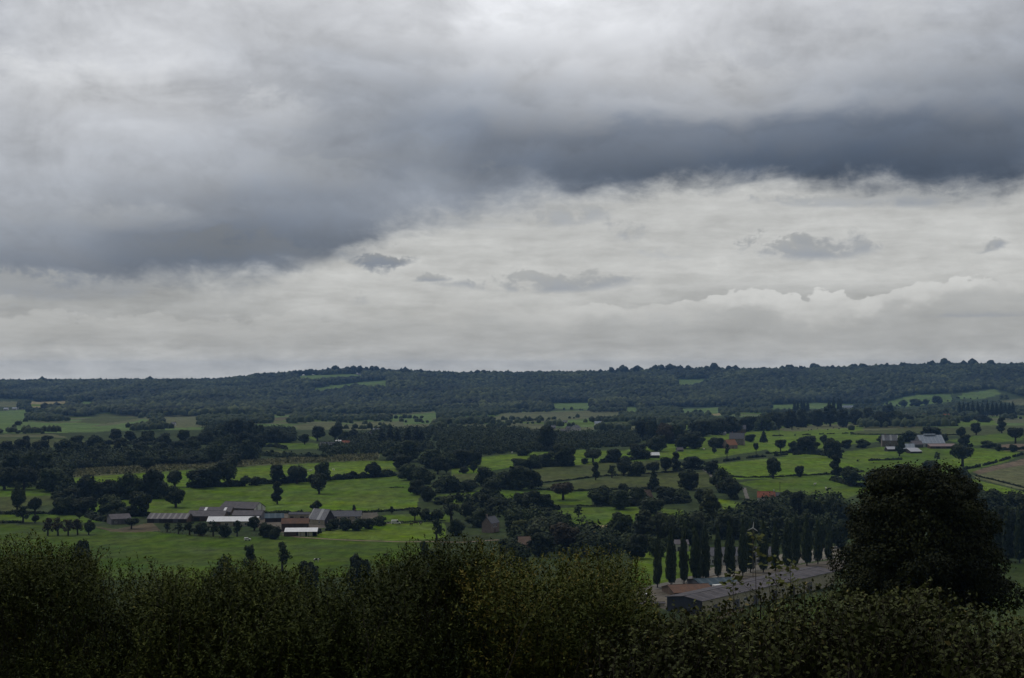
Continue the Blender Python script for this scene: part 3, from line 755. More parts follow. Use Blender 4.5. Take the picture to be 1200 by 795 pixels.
# every tree one can tell apart: (x, top, base, width in photo pixels, form, colour)
r_, b_, d_, t_, u_, s_ = 'round', 'broad', 'dome', 'tall', 'umbrella', 'sparse'
ROWS = [
 ('in the clump around the small grey barn', [
  (20, 570, 600, 17, r_, 'm'), (27, 592, 613, 20, s_, 'd'), (41, 583, 604, 14, b_, 'd'), (41, 604, 613, 10, r_, 'd'), (74, 582, 603, 24, d_, 'd'), (98, 582, 603, 29, b_, 'd'),
  (131, 577, 602, 28, d_, 'd'), (164, 576, 605, 26, d_, 'd'), (148, 593, 606, 20, d_, 'd'), (154, 607, 620, 15, u_, 'd'), (93, 600, 608, 7, r_, 'm')]),
 ('in the orchard patch in front of the lower pasture', [
  (56, 608, 628, 18, s_, 'b'), (68, 607, 628, 18, s_, 'b'), (80, 608, 628, 18, s_, 'b'), (91, 609, 627, 16, s_, 'b'), (104, 610, 627, 13, r_, 'd')]),
 ('in the hedge line above the lower pasture', [
  (71, 574, 585, 20, d_, 'd'), (84, 572, 585, 20, d_, 'd'), (104, 556, 586, 25, d_, 'd'), (118, 564, 585, 22, d_, 'd'), (133, 560, 585, 24, d_, 'd'), (152, 549, 584, 29, d_, 'd'), (178, 550, 584, 27, d_, 'd'),
  (205, 552, 571, 18, r_, 'd'), (206, 571, 595, 24, r_, 'd'), (165, 566, 584, 18, d_, 'd'), (192, 563, 583, 16, d_, 'd'), (121, 571, 586, 15, d_, 'd')]),
 ('around the pale house among trees', [
  (5, 548, 574, 28, r_, 'd'), (28, 545, 574, 26, b_, 'd'), (63, 545, 576, 38, d_, 'm'), (55, 533, 568, 28, t_, 'm'), (12, 532, 562, 28, r_, 'm'), (33, 530, 562, 26, r_, 'm'), (80, 557, 576, 15, d_, 'm'), (76, 548, 572, 18, d_, 'd')]),
 ('in the long tree belt under the far meadow', [
  (76, 512, 534, 30, d_, 'd'), (48, 516, 533, 20, d_, 'd'), (25, 514, 533, 22, d_, 'd'), (6, 516, 534, 22, d_, 'd'), (96, 517, 533, 18, d_, 'd'), (117, 516, 532, 20, d_, 'd'), (141, 514, 532, 20, r_, 'd'), (165, 518, 533, 20, d_, 'd'), (186, 517, 532, 20, d_, 'd'),
  (209, 515, 531, 22, d_, 'd'), (227, 515, 532, 16, r_, 'd')]),
 ('in the broken hedge line below the far meadow', [
  (31, 511, 521, 10, r_, 'd'), (57, 510, 517, 12, b_, 'd'), (52, 512, 519, 8, r_, 'd'), (89, 509, 523, 17, d_, 'd'), (110, 508, 523, 17, d_, 'd'), (136, 503, 519, 17, r_, 'd'), (153, 505, 519, 15, r_, 'd'), (173, 504, 520, 19, d_, 'd'), (192, 506, 522, 17, d_, 'd'),
  (215, 504, 520, 15, r_, 'd'), (228, 511, 525, 16, d_, 'd'), (241, 505, 521, 17, d_, 'd')]),
 ('in the loose tree belt above the maize strip', [
  (110, 527, 547, 22, s_, 'p'), (98, 538, 551, 18, d_, 'd'), (140, 530, 548, 24, d_, 'm'), (157, 528, 547, 24, r_, 'm'), (171, 535, 552, 18, r_, 'd'), (196, 526, 546, 26, d_, 'm'), (219, 531, 546, 20, d_, 'd'), (236, 529, 545, 18, d_, 'm'),
  (254, 520, 544, 22, d_, 'm'), (272, 532, 547, 26, r_, 'd'), (288, 514, 541, 24, d_, 'm'), (124, 534, 548, 14, s_, 'p')]),
 ('on the dark wooded knoll below the far hill', [
  (262, 493, 517, 19, d_, 'd'), (275, 491, 517, 21, d_, 'd'), (290, 492, 517, 20, d_, 'd'), (303, 497, 519, 18, d_, 'd'), (318, 500, 519, 18, d_, 'd'), (268, 505, 526, 20, d_, 'd'), (285, 506, 528, 22, d_, 'd'), (303, 509, 527, 18, d_, 'd'), (325, 505, 519, 18, d_, 'd'),
  (338, 507, 519, 14, d_, 'd'), (357, 509, 521, 13, r_, 'd'), (372, 500, 517, 17, r_, 'd'), (393, 498, 516, 18, r_, 'd'), (403, 505, 518, 12, d_, 'd'), (413, 503, 514, 13, r_, 'd'), (256, 512, 530, 18, d_, 'd')]),
 ('in the hedgerow along the top of the bright pasture', [
  (234, 549, 572, 30, d_, 'd'), (267, 539, 569, 27, r_, 'd'), (252, 547, 570, 22, r_, 'd'), (287, 558, 570, 14, r_, 'd'), (299, 557, 569, 13, d_, 'd'), (324, 545, 567, 20, r_, 'd'), (348, 545, 567, 21, b_, 'd'), (377, 542, 564, 20, r_, 'd'), (438, 542, 560, 19, r_, 'd'), (451, 549, 559, 13, d_, 'd')]),
 ('standing alone in the bright pasture behind the farm', [
  (325, 566, 591, 16, t_, 'd'), (374, 555, 579, 21, r_, 'd'), (370, 586, 598, 12, d_, 'd'), (415, 592, 601, 5, t_, 'd'), (459, 594, 602, 6, t_, 'd')]),
 ('in the tree mass between the two bright pastures', [
  (471, 532, 550, 22, d_, 'd'), (480, 543, 563, 25, d_, 'm'), (496, 546, 567, 26, d_, 'd'), (501, 567, 588, 18, d_, 'd'), (522, 554, 577, 28, d_, 'd'), (513, 536, 556, 19, r_, 'd'), (523, 543, 555, 10, r_, 'd'), (505, 525, 549, 30, d_, 'm'), (541, 524, 547, 34, d_, 'd'),
  (461, 520, 539, 24, d_, 'd'), (476, 516, 541, 30, d_, 'm'), (544, 547, 555, 11, d_, 'd'), (555, 542, 554, 9, r_, 'd'), (570, 545, 570, 27, d_, 'd'), (590, 549, 573, 24, d_, 'd'), (576, 561, 588, 28, r_, 'd'), (549, 562, 576, 22, d_, 'd'), (535, 561, 577, 16, d_, 'd'),
  (489, 560, 580, 18, d_, 'd'), (526, 526, 549, 26, d_, 'd'), (556, 527, 547, 20, d_, 'd')]),
 ('beside the stone gable house', [
  (529, 580, 613, 29, s_, 'p'), (562, 594, 618, 28, d_, 'm'), (538, 578, 589, 11, r_, 'd'), (519, 580, 591, 20, d_, 'd'), (564, 577, 599, 20, d_, 'd'), (582, 583, 601, 28, d_, 'd'), (486, 596, 610, 13, u_, 'd'), (498, 595, 610, 14, d_, 'd'), (511, 595, 610, 15, d_, 'd'),
  (600, 600, 621, 18, d_, 'm'), (548, 588, 606, 16, d_, 'd'), (512, 610, 634, 22, s_, 'm'), (535, 606, 628, 20, d_, 'm'), (598, 628, 648, 26, d_, 'd')]),
 ('in the hedge line under the dark wood', [
  (642, 499, 529, 25, r_, 'd'), (660, 519, 546, 31, d_, 'd'), (695, 526, 542, 20, b_, 'd'), (720, 524, 542, 18, d_, 'd'), (710, 535, 542, 8, d_, 'd'), (685, 537, 544, 9, d_, 'd'), (637, 531, 547, 18, d_, 'd'), (615, 520, 534, 18, d_, 'd'), (610, 536, 549, 22, d_, 'm'), (626, 530, 549, 15, d_, 'd'),
  (607, 546, 574, 34, d_, 'd'), (623, 551, 573, 22, d_, 'd'), (748, 519, 538, 24, d_, 'd'), (769, 508, 529, 25, d_, 'd'), (733, 533, 543, 13, d_, 'd')]),
 ('between the dull olive fields', [
  (660, 564, 586, 26, b_, 'b'), (698, 543, 563, 11, t_, 'd'), (717, 545, 560, 14, s_, 'd'), (731, 539, 558, 18, r_, 'd'), (746, 538, 558, 18, d_, 'd'), (765, 541, 556, 15, b_, 'd'), (780, 536, 554, 15, r_, 'd'), (793, 531, 553, 13, t_, 'd'), (813, 533, 550, 25, d_, 'd'), (766, 552, 576, 18, 'cone', 'd'),
  (808, 550, 574, 26, d_, 'd'), (833, 541, 556, 17, d_, 'd'), (848, 547, 577, 26, d_, 'd'), (858, 561, 585, 25, r_, 'd')]),
 ('in the tree line below the dull olive fields', [
  (707, 566, 592, 28, d_, 'd'), (726, 574, 597, 26, d_, 'm'), (731, 567, 581, 14, r_, 'd'), (749, 570, 591, 22, d_, 'm'), (780, 568, 588, 26, d_, 'd'), (799, 570, 588, 20, d_, 'd'), (764, 583, 602, 30, d_, 'd'), (622, 574, 597, 26, d_, 'd'), (638, 578, 597, 20, d_, 'd'), (611, 576, 596, 20, d_, 'd'), (650, 596, 613, 26, d_, 'd'),
  (640, 595, 606, 18, d_, 'd'), (678, 593, 607, 13, s_, 'd'), (822, 572, 590, 14, d_, 'd')]),
 ('in the thicket between the hedge and the poplars', [
  (610, 607, 626, 20, d_, 'y'), (635, 602, 634, 30, d_, 'p'), (832, 575, 614, 28, t_, 'y'), (728, 599, 634, 28, d_, 'm'), (757, 599, 640, 30, t_, 'p'), (780, 596, 640, 28, d_, 'p'), (803, 597, 638, 26, d_, 'm'), (818, 600, 636, 24, d_, 'p'), (846, 601, 632, 24, d_, 'd'), (862, 604, 632, 22, d_, 'd'), (690, 622, 650, 34, d_, 'd'),
  (660, 614, 648, 36, r_, 'b'), (633, 624, 652, 30, d_, 'd'), (745, 625, 655, 28, d_, 'd'), (768, 628, 652, 22, d_, 'd'), (880, 602, 630, 20, d_, 'm'), (713, 622, 648, 24, d_, 'd')]),
 ('by the stone farmhouse with the orange annexe', [
  (814, 506, 526, 25, d_, 'd'), (800, 509, 526, 18, d_, 'd'), (842, 512, 525, 21, d_, 'd'), (879, 508, 518, 13, d_, 'd'), (895, 505, 519, 11, 'cone', 'd'), (886, 519, 532, 6, u_, 'd'), (852, 521, 537, 8, s_, 'd'), (837, 524, 532, 6, r_, 'd'), (915, 515, 531, 13, u_, 'd'), (931, 515, 530, 14, d_, 'd'), (948, 511, 532, 25, d_, 'd'),
  (976, 513, 537, 22, d_, 'd'), (965, 510, 521, 9, r_, 'd'), (992, 514, 526, 13, d_, 'd'), (1011, 513, 525, 15, d_, 'd'), (834, 516, 524, 10, d_, 'd')]),
 ('along the dark wood behind the stone farmhouse', [
  (753, 492, 516, 18, r_, 'd'), (766, 491, 518, 18, d_, 'd'), (779, 493, 520, 20, d_, 'b'), (792, 495, 520, 17, d_, 'd'), (820, 493, 512, 24, d_, 'd'), (840, 490, 510, 24, d_, 'd'), (858, 487, 508, 22, d_, 'd'), (875, 486, 506, 22, d_, 'd'), (892, 484, 505, 22, d_, 'd'), (908, 483, 504, 22, d_, 'd'), (924, 480, 502, 20, d_, 'd'), (941, 479, 501, 20, d_, 'd'),
  (958, 478, 500, 20, d_, 'd'), (973, 475, 500, 18, t_, 'd'), (988, 480, 501, 16, d_, 'd'), (1003, 479, 498, 17, d_, 'd'), (1018, 477, 497, 16, d_, 'd'), (1033, 480, 501, 18, d_, 'd'), (1051, 478, 499, 20, d_, 'd'), (1041, 474, 490, 14, d_, 'd'), (1064, 485, 499, 14, d_, 'd'), (1078, 487, 498, 12, d_, 'd')]),
 ('by the hamlet on the upper slope', [
  (1091, 482, 492, 12, d_, 'd'), (1100, 482, 492, 8, t_, 'd'), (1109, 479, 488, 7, 'cone', 'd'), (1119, 484, 493, 12, d_, 'd'), (1152, 486, 495, 20, d_, 'd'), (1060, 469, 478, 9, r_, 'm'), (1074, 466, 476, 14, d_, 'm'), (1085, 468, 476, 9, r_, 'm'), (1099, 464, 476, 14, r_, 'm'), (1132, 487, 495, 13, d_, 'd'), (1057, 470, 477, 7, r_, 'm')]),
 ('near the blue-roofed farm', [
  (1066, 503, 518, 21, d_, 'd'), (1090, 500, 515, 22, d_, 'd'), (1035, 510, 520, 15, d_, 'd'), (1054, 513, 535, 13, t_, 'm'), (1106, 508, 518, 9, d_, 'd'), (1174, 490, 508, 13, t_, 'd'), (1144, 496, 510, 13, r_, 'd'), (1190, 501, 520, 18, u_, 'd'), (1126, 501, 513, 11, r_, 'd'), (1130, 508, 522, 14, d_, 'd'), (1158, 515, 525, 15, d_, 'd'),
  (1128, 521, 547, 26, u_, 'd'), (1098, 530, 541, 9, s_, 'm'), (1170, 521, 529, 7, d_, 'd'), (1187, 520, 530, 9, d_, 'd')]),
 ('along the hedges below the blue-roofed farm', [
  (906, 537, 561, 18, r_, 'd'), (937, 546, 559, 11, d_, 'd'), (980, 535, 562, 17, t_, 'd'), (997, 548, 570, 25, r_, 'd'), (1025, 547, 570, 28, d_, 'd'), (1041, 547, 559, 13, d_, 'd'), (1058, 544, 559, 20, d_, 'd'), (1092, 540, 556, 22, r_, 'm'), (1129, 550, 576, 23, r_, 'm'), (1140, 563, 588, 26, d_, 'd'), (1164, 569, 602, 32, d_, 'd'), (1192, 578, 607, 28, d_, 'd'),
  (1076, 549, 562, 16, d_, 'd'), (1150, 580, 606, 26, d_, 'm')]),
 ('in the dark wood behind the long cream shed', [
  (903, 588, 614, 24, d_, 'd'), (918, 590, 620, 24, d_, 'd'), (936, 577, 607, 22, r_, 'd'), (952, 580, 612, 24, d_, 'm'), (970, 580, 612, 24, d_, 'm'), (986, 586, 618, 22, d_, 'd'), (926, 601, 632, 26, d_, 'm'), (946, 601, 636, 26, d_, 'd'), (966, 606, 642, 24, d_, 'm'), (985, 606, 642, 22, d_, 'd'), (907, 603, 634, 22, d_, 'd'), (922, 572, 590, 15, d_, 'd'), (890, 596, 612, 14, d_, 'd'), (875, 584, 594, 10, d_, 'd'), (884, 587, 600, 10, d_, 'd'),
  (1180, 588, 640, 30, d_, 'd'), (1160, 592, 642, 26, d_, 'm'), (1202, 590, 640, 26, d_, 'd')]),
 ('just behind the front bushes by the lower pasture', [
  (98, 632, 690, 26, d_, 'd'), (267, 651, 712, 34, d_, 'd'), (293, 638, 672, 22, s_, 'm'), (331, 637, 670, 24, s_, 'm'), (361, 658, 706, 24, d_, 'd'), (421, 648, 706, 28, d_, 'd'), (497, 636, 668, 22, s_, 'm'), (510, 640, 690, 24, d_, 'd'), (608, 632, 672, 28, d_, 'd')]),
]
TONES = {'d': 'dark green', 'm': 'mid green', 'p': 'pale grey-green', 'y': 'yellow-green', 'b': 'brownish', 'c': 'dark'}
FORMS = {'round': 'round', 'broad': 'broad', 'dome': 'bushy', 'tall': 'upright', 'umbrella': 'high-crowned', 'sparse': 'thin-leaved', 'cone': 'pointed'}
ORD = ['first', 'second', 'third', 'fourth', 'fifth', 'sixth', 'seventh', 'eighth', 'ninth', 'tenth', 'eleventh', 'twelfth', 'thirteenth', 'fourteenth', 'fifteenth', 'sixteenth', 'seventeenth', 'eighteenth', 'nineteenth', 'twentieth', 'twenty-first', 'twenty-second']
def row_labels(row, phrase):
    def words_of(t):
        return (FORMS[t[4]], TONES[t[5]])
    hs = sorted(t[2] - t[1] for t in row)
    out = {}
    keys = {}
    for i, t in enumerate(row): keys.setdefault(words_of(t), []).append(i)
    for (form, tone), ids in keys.items():
        if len(ids) == 1:
            out[ids[0]] = f'{form} {tone} tree {phrase}'
            continue
        ids = sorted(ids, key=lambda i: row[i][0])
        for n, i in enumerate(ids):
            nth = 'leftmost' if n == 0 else 'rightmost' if n == len(ids) - 1 else ORD[n] + '-from-left'
            out[i] = f'{nth} {form} {tone} tree {phrase}'
    return out
for phrase, row in ROWS:
    labs = row_labels(row, phrase)
    for i, t in enumerate(row):
        tree(t[0], t[1], t[2], t[3], t[4], t[5], labs[i], 'trees ' + phrase)

# conifers on the skyline of the middle wood
for i, (px, yt, yb, w) in enumerate([(447, 503, 522, 14), (457, 501, 524, 15), (466, 504, 524, 13), (478, 502, 524, 15), (488, 500, 523, 15), (494, 505, 523, 12)]):
    tree(px, yt, yb, w, 'cone', 'c', f'{("leftmost", "second-from-left", "third-from-left", "fourth-from-left", "fifth-from-left", "rightmost")[i]} dark conifer in the spiky clump above the central wood', 'conifers above the central wood')
# poplars along the road behind the long shed
POP = [(772, 634, 689, 16), (787, 624, 687, 15), (801, 620, 685, 15), (814, 619, 683, 15), (828, 617, 681, 15), (842, 616, 679, 15), (855, 616, 677, 15), (869, 615, 675, 16), (881, 616, 671, 12), (895, 611, 671, 15), (908, 611, 669, 15), (921, 610, 667, 14), (934, 611, 665, 14), (946, 609, 663, 14), (958, 608, 661, 14), (970, 608, 659, 14)]
for i, (px, yt, yb, w) in enumerate(POP):
    tree(px + (i * 5 % 4) - 1.5, yt + (i * 7 % 6) * 1.4 - 4, yb, w * (.62 + .07 * (i * 3 % 5)), 'column', 'm', f'{("leftmost" if i == 0 else "rightmost" if i == len(POP) - 1 else ORD[i] + "-from-left")} columnar dark poplar in the row along the road behind the long shed', 'poplars along the road')
for i, (px, yt, yb, w) in enumerate([(1168, 597, 657, 13), (1181, 597, 659, 13), (1195, 596, 660, 13), (1209, 596, 661, 13)]):
    tree(px, yt, yb, w, 'column', 'd', f'{("leftmost", "second-from-left", "third-from-left", "rightmost")[i]} columnar poplar in the short row beyond the big oak', 'poplars beyond the big oak')
FP = [1124, 1129, 1134.5, 1140, 1146, 1151, 1157, 1163, 1168, 1173, 1178, 1183, 1187]
for i, px in enumerate(FP):
    tree(px, 471 + (i % 3) * .7, 488.5, 4.6, 'column', 'm', f'{("leftmost" if i == 0 else "rightmost" if i == len(FP) - 1 else ORD[i] + "-from-left")} slim poplar in the spaced row on the upper slope', 'poplars on the upper slope')
FP = [931, 935, 939.5, 942.5, 946.5, 972, 977, 982.5, 985]
for i, px in enumerate(FP):
    tree(px, (469.5 if px < 960 else 466) + (i % 2), 487, 4.2, 'column', 'm', f'{("leftmost" if i == 0 else "rightmost" if i == len(FP) - 1 else ORD[i] + "-from-left")} distant slim poplar standing above the dark wood', 'poplars above the dark wood')
# garden shrubs round the long farm
SHR = [(196, 613, 624, 12, s_, 'm'), (209, 613, 626, 14, s_, 'm'), (222, 611, 627, 16, s_, 'd'), (236, 612, 628, 16, d_, 'd'), (250, 611, 629, 17, s_, 'd'), (264, 613, 630, 16, d_, 'd'), (278, 611, 629, 15, s_, 'd'), (298, 606, 622, 16, r_, 'd'), (312, 612, 630, 18, d_, 'd'), (322, 616, 632, 14, d_, 'd'), (392, 608, 620, 14, d_, 'd'), (405, 606, 622, 16, d_, 'd'), (418, 607, 622, 18, d_, 'd'), (432, 606, 620, 18, d_, 'd'), (444, 603, 616, 16, d_, 'd'),
       (905, 592, 612, 18, d_, 'd'), (893, 600, 618, 18, d_, 'd'), (372, 618, 626, 9, d_, 'd'), (386, 612, 622, 9, d_, 'm')]
for i, t in enumerate(sorted(SHR)):
    where = 'in front of the long farm sheds' if t[0] < 330 else 'in front of the slate farm buildings' if t[0] < 500 else 'below the red-roofed cottage'
    same = [q for q in sorted(SHR) if (q[0] < 330) == (t[0] < 330) and (q[0] < 500) == (t[0] < 500)]
    n = same.index(t); nth = 'leftmost' if n == 0 else 'rightmost' if n == len(same) - 1 else ORD[n] + '-from-left'
    tree(t[0], t[1], t[2], t[3], t[4], t[5], f'{nth} {FORMS[t[4]]} {TONES[t[5]]} garden shrub {where}', 'garden shrubs ' + where, name='shrub')

# ------------------------------------------------------------------ hedges: each one a thing of its own
def hedge(pts, hpx, label, mat='d', wm=2.2, gaps=0.0, seed=0):
    g = np.random.default_rng(seed + 77)
    P = np.array([at(*p) for p in pts])
    seg = np.linalg.norm(np.diff(P[:, :2], axis=0), axis=1); L = np.concatenate([[0], np.cumsum(seg)])
    D = P[:, 1].mean(); h = hpx * D / F
    n = int(min(max(L[-1] * h * 5 / (0.28 * h + .25), 250), 5200))
    t = g.uniform(0, L[-1], n)
    hh = h * (0.72 + 0.30 * np.sin(t / 6.3 + seed) * np.sin(t / 2.7 + 2 * seed) + 0.12 * np.sin(t / 1.3))
    if gaps:
        k = np.sin(t / 4.1 + seed) + np.sin(t / 7.7 + 3 * seed) > gaps
        t, hh = t[k], hh[k]; n = len(t)
    X = np.interp(t, L, P[:, 0]); Y = np.interp(t, L, P[:, 1])
    a = g.uniform(0, math.pi, n)
    rad = g.uniform(.6, 1.0, n)
    X = X + np.cos(a) * wm * .5 * rad * g.choice((-.5, 1, .5), n); Y = Y + np.cos(a) * wm * .5 * rad
    zz = np.sin(a) * hh * rad
    Z = ground_z(X, Y) + zz
    N = unit(np.stack([np.cos(a) * .3, np.cos(a) - .3, np.sin(a) + .2], -1) + g.normal(size=(n, 3)) * .5)
    o0 = P[0]
    V, Fc = leaf_quads(np.stack([X, Y, Z], -1) - o0, N, .16 * h + .10, g)
    tone = np.clip(.42 + .15 * np.sin(t / 5) + g.normal(size=n) * .16, 0, .9)
    o = link(bpy.data.objects.new('hedge', np_mesh('hedge', V, Fc, MATS[mat], tone)))
    o.location = o0
    tag(o, label, 'hedge')
HEDGES = [
 ([(296, 568), (330, 567), (370, 564), (420, 561), (463, 558)], 8.5, 'thick dark hedge along the top of the bright pasture behind the farm', 'd', 3, 0),
 ([(628, 567), (660, 564), (700, 559), (760, 555.5), (800, 552.5), (826, 550)], 2.2, 'thin dark hedge between the two dull olive fields', 'd', 1.5, 0),
 ([(826, 545), (850, 541), (880, 537), (915, 534), (950, 532.5), (1000, 530)], 3.6, 'gappy clipped hedge below the stone farmhouse pasture', 'd', 1.4, -0.2),
 ([(838, 558), (870, 560), (900, 560), (960, 557), (1012, 553)], 2.6, 'low hedge between the two pastures above the red-roofed cottage', 'd', 1.4, 0),
 ([(1110, 554), (1140, 549), (1165, 543), (1202, 532), (1225, 527)], 3.4, 'hedge climbing along the edge of the brown ploughed field', 'd', 1.5, -0.9),
 ([(1143, 558), (1165, 563), (1200, 572), (1230, 580)], 2.2, 'thin hedge under the pale field at the far edge', 'd', 1.5, 0),
 ([(103, 606), (118, 611), (138, 613)], 8, 'clipped dark hedge beside the small grey barn', 'd', 3, 0),
 ([(-20, 613), (10, 613), (26, 613)], 4, 'low dark hedge at the edge of the orchard patch', 'd', 2, 0),
 ([(-20, 603), (20, 603), (60, 602.5), (106, 602)], 5.5, 'dark hedge under the brownish field by the grey barn', 'd', 3, 0),
 ([(303, 601.5), (350, 602), (400, 601.5), (440, 600.5), (492, 597)], 3.6, 'dark hedge strip along the bottom of the bright pasture', 'd', 3, 0),
 ([(446, 613), (480, 612.5), (522, 611)], 2.2, 'low dark hedge behind the white parked vehicle', 'd', 1.5, 0),
 ([(997, 509.5), (1040, 510), (1085, 510.5), (1130, 510)], 1.8, 'low hedge between the brown stubble and the blue-roofed farm', 'd', 2, 0),
 ([(1056, 499.5), (1080, 499.5), (1121, 499.5)], 6, 'tall dark hedge below the hamlet on the upper slope', 'd', 4, 0),
 ([(303, 533.5), (330, 536), (360, 538), (390, 537.5)], 7, 'bushy hedge between the maize strip and the far barns', 'm', 4, 0),
 ([(306, 524), (322, 524), (336, 527)], 5, 'short dark hedge beside the small mid-valley meadow', 'd', 3, 0),
 ([(1174, 528), (1200, 527), (1225, 526)], 4.5, 'dark hedge below the small brown patch by the photo edge', 'd', 2, 0),
 ([(630, 574), (660, 576), (700, 575), (740, 573.5), (770, 573)], 3, 'dark hedge below the dull olive fields', 'd', 2, 0),
 ([(728, 524), (745, 523), (768, 521.5)], 2.4, 'short clipped hedge by the white poly tunnel', 'd', 2, 0),
 ([(448, 572.5), (470, 571.5), (491, 570.5)], 1.6, 'low broken hedge across the bright pasture', 'd', 1.2, -0.5),
 ([(676, 593), (700, 594), (745, 594)], 2.0, 'thin hedge under the central green field', 'd', 1.5, -0.6),
 ([(898, 532), (930, 531), (985, 531)], 3, 'dark hedge joining the trees of the stone farmhouse', 'd', 2, 0),
 ([(1108, 524), (1140, 524), (1172, 524)], 4.5, 'rough hedge behind the blue-roofed farm', 'd', 2.5, -0.7),
 ([(1005, 541), (1025, 540), (1060, 539)], 3.0, 'rough bramble bank below the blue-roofed farm', 'd', 4, -0.6),
 ([(900, 511.5), (925, 511), (960, 509.5), (1000, 508)], 1.8, 'broken low hedge across the upper pasture', 'd', 1.2, 0.1),
 ([(845, 600), (870, 603), (884, 606)], 3.0, 'low dark hedge under the small bright pasture', 'd', 2, 0),
 ([(757, 505), (780, 519), (800, 521)], 2.5, 'dark hedge along the wood by the white poly tunnel', 'd', 2, 0),
 ([(66, 586), (90, 587), (120, 587), (150, 585.5), (190, 584.5)], 9, 'overgrown hedge under the tree line above the lower pasture', 'd', 4, 0),
 ([(120, 603), (150, 605), (172, 605)], 8, 'bushes under the trees beside the small grey barn', 'd', 4, 0),
 ([(60, 603), (90, 603.5), (112, 603)], 8, 'overgrown hedge below the paired trees left of the small grey barn', 'd', 3, 0),
 ([(222, 571.5), (250, 571), (285, 570)], 9, 'overgrown hedge under the tallest trees above the bright pasture', 'd', 4, 0),
 ([(604, 550), (640, 547.5), (672, 546)], 7, 'overgrown hedge under the trees below the dark wood', 'd', 4, 0),
 ([(704, 542.5), (725, 542), (745, 539)], 5, 'bushy hedge under the trees in the central pasture', 'd', 3, 0),
 ([(700, 592), (730, 594), (760, 592), (805, 589.5)], 9, 'overgrown hedge joining the trees below the dull olive fields', 'd', 4, 0),
 ([(612, 597), (635, 598), (655, 598)], 7, 'overgrown hedge under the round trees of the central green field', 'd', 4, 0),
 ([(935, 532), (958, 533), (985, 537)], 7, 'bushes under the trees right of the stone farmhouse pasture', 'd', 4, 0),
 ([(975, 563), (1000, 570), (1030, 571)], 7, 'overgrown hedge under the trees above the big oak', 'd', 4, 0),
 ([(838, 556), (850, 575), (862, 586)], 8, 'overgrown lane hedge left of the red-roofed cottage', 'd', 4, 0),
 ([(790, 553), (806, 550), (824, 550)], 5, 'bushy hedge under the trees at the end of the olive fields', 'd', 3, 0),
 ([(75, 534), (120, 533), (180, 533), (232, 531)], 8, 'thick overgrown hedge in the tree belt under the far meadow', 'd', 5, 0),
 ([(85, 523.5), (130, 521), (180, 521.5), (245, 521.5)], 6, 'overgrown hedge joining the trees below the far meadow', 'd', 5, 0),
]
for i, (pts, h, lab, mat, wm, gp) in enumerate(HEDGES):
    hedge(pts, h, lab, mat, wm, gp, i)

# ------------------------------------------------------------------ woods and far trees: too many to tell apart
g0 = np.random.default_rng(3)
bmi = bmesh.new(); bmesh.ops.create_icosphere(bmi, subdivisions=2, radius=1.0)
bmi.verts.ensure_lookup_table()
IV2 = np.array([v.co[:] for v in bmi.verts]); IF2 = np.array([[v.index for v in f.verts] for f in bmi.faces]); bmi.free()
bmi = bmesh.new(); bmesh.ops.create_icosphere(bmi, subdivisions=1, radius=1.0)
IV1 = np.array([v.co[:] for v in bmi.verts]); IF1 = np.array([[v.index for v in f.verts] for f in bmi.faces]); bmi.free()
IF1 = IF1[(IV1[IF1][:, :, 2].mean(1) > -0.45)]

def crowns_far(name, X, Y, W, H, tone, mat, hi=False, kind='stuff', sink=0.0):
    """one merged mass of small lumpy crowns"""
    n = len(X); IV, IF = (IV2, IF2) if hi else (IV1, IF1)
    k = len(IV)
    ja = 1 + g0.uniform(-.22, .22, (n, k, 1))
    a = g0.uniform(0, 6.28, n); ca, sa = np.cos(a), np.sin(a)
    V = IV[None] * ja
    x = (V[..., 0] * ca[:, None] - V[..., 1] * sa[:, None]) * W[:, None] * .5
    y = (V[..., 0] * sa[:, None] + V[..., 1] * ca[:, None]) * W[:, None] * .5
    z = (V[..., 2] * .55 + .5) * H[:, None]
    Z = ground_z(X, Y)
    P = np.stack([x + X[:, None], y + Y[:, None], z + Z[:, None] - sink], -1).reshape(-1, 3)
    Fc = (IF[None] + (np.arange(n) * k)[:, None, None]).reshape(-1, 3)
    tn = (np.repeat(tone, len(IF)) + g0.normal(size=n * len(IF)) * .10).clip(0, .9)
    o = link(bpy.data.objects.new(name, np_mesh(name, P, Fc, mat, tn)))
    tag(o, kind=kind)
    return o

FOOT_X = [-200, 0, 40, 60, 90, 115, 155, 175, 240, 290, 320, 345, 440, 460, 510, 560, 640, 700, 740, 800, 850, 900, 1000, 1030, 1066, 1115, 1165, 1200, 1400]
FOOT_Y = [468, 468, 469, 490, 495, 486, 489, 490, 492, 490, 486, 485, 485, 483, 481, 482, 482, 482, 482, 478, 476, 474, 475, 473, 464, 461, 456, 466, 466]
FARF = [p for c, p in FIELDS if np.mean([q[1] for q in p]) < 512]
def grid_points(y0, y1, step, umax=0.56):
    xs = np.arange(-umax * y1, umax * y1, step); ys = np.arange(y0, y1, step)
    X, Y = np.meshgrid(xs, ys); X = X.ravel(); Y = Y.ravel()
    X = X + g0.uniform(-.48, .48, len(X)) * step; Y = Y + g0.uniform(-.48, .48, len(X)) * step
    k = np.abs(X) < umax * Y
    return X[k], Y[k]
def far_project(X, Y):
    return project(X, Y, ground_z(X, Y))
def vnoise(X, Y, s, seed):
    r = np.random.default_rng(seed); out = 0
    for k in range(5):
        a = r.uniform(0, 6.28); f = r.uniform(.6, 1.6) / s
        out = out + np.sin((X * math.cos(a) + Y * math.sin(a)) * f * 6.28 + r.uniform(0, 6.28))
    return out / 5
X, Y = grid_points(2900, 5420, 13.0)
px, py = far_project(X, Y)
foot = np.interp(px, FOOT_X, FOOT_Y) + 1.3 * vnoise(X, Y, 300, 5)
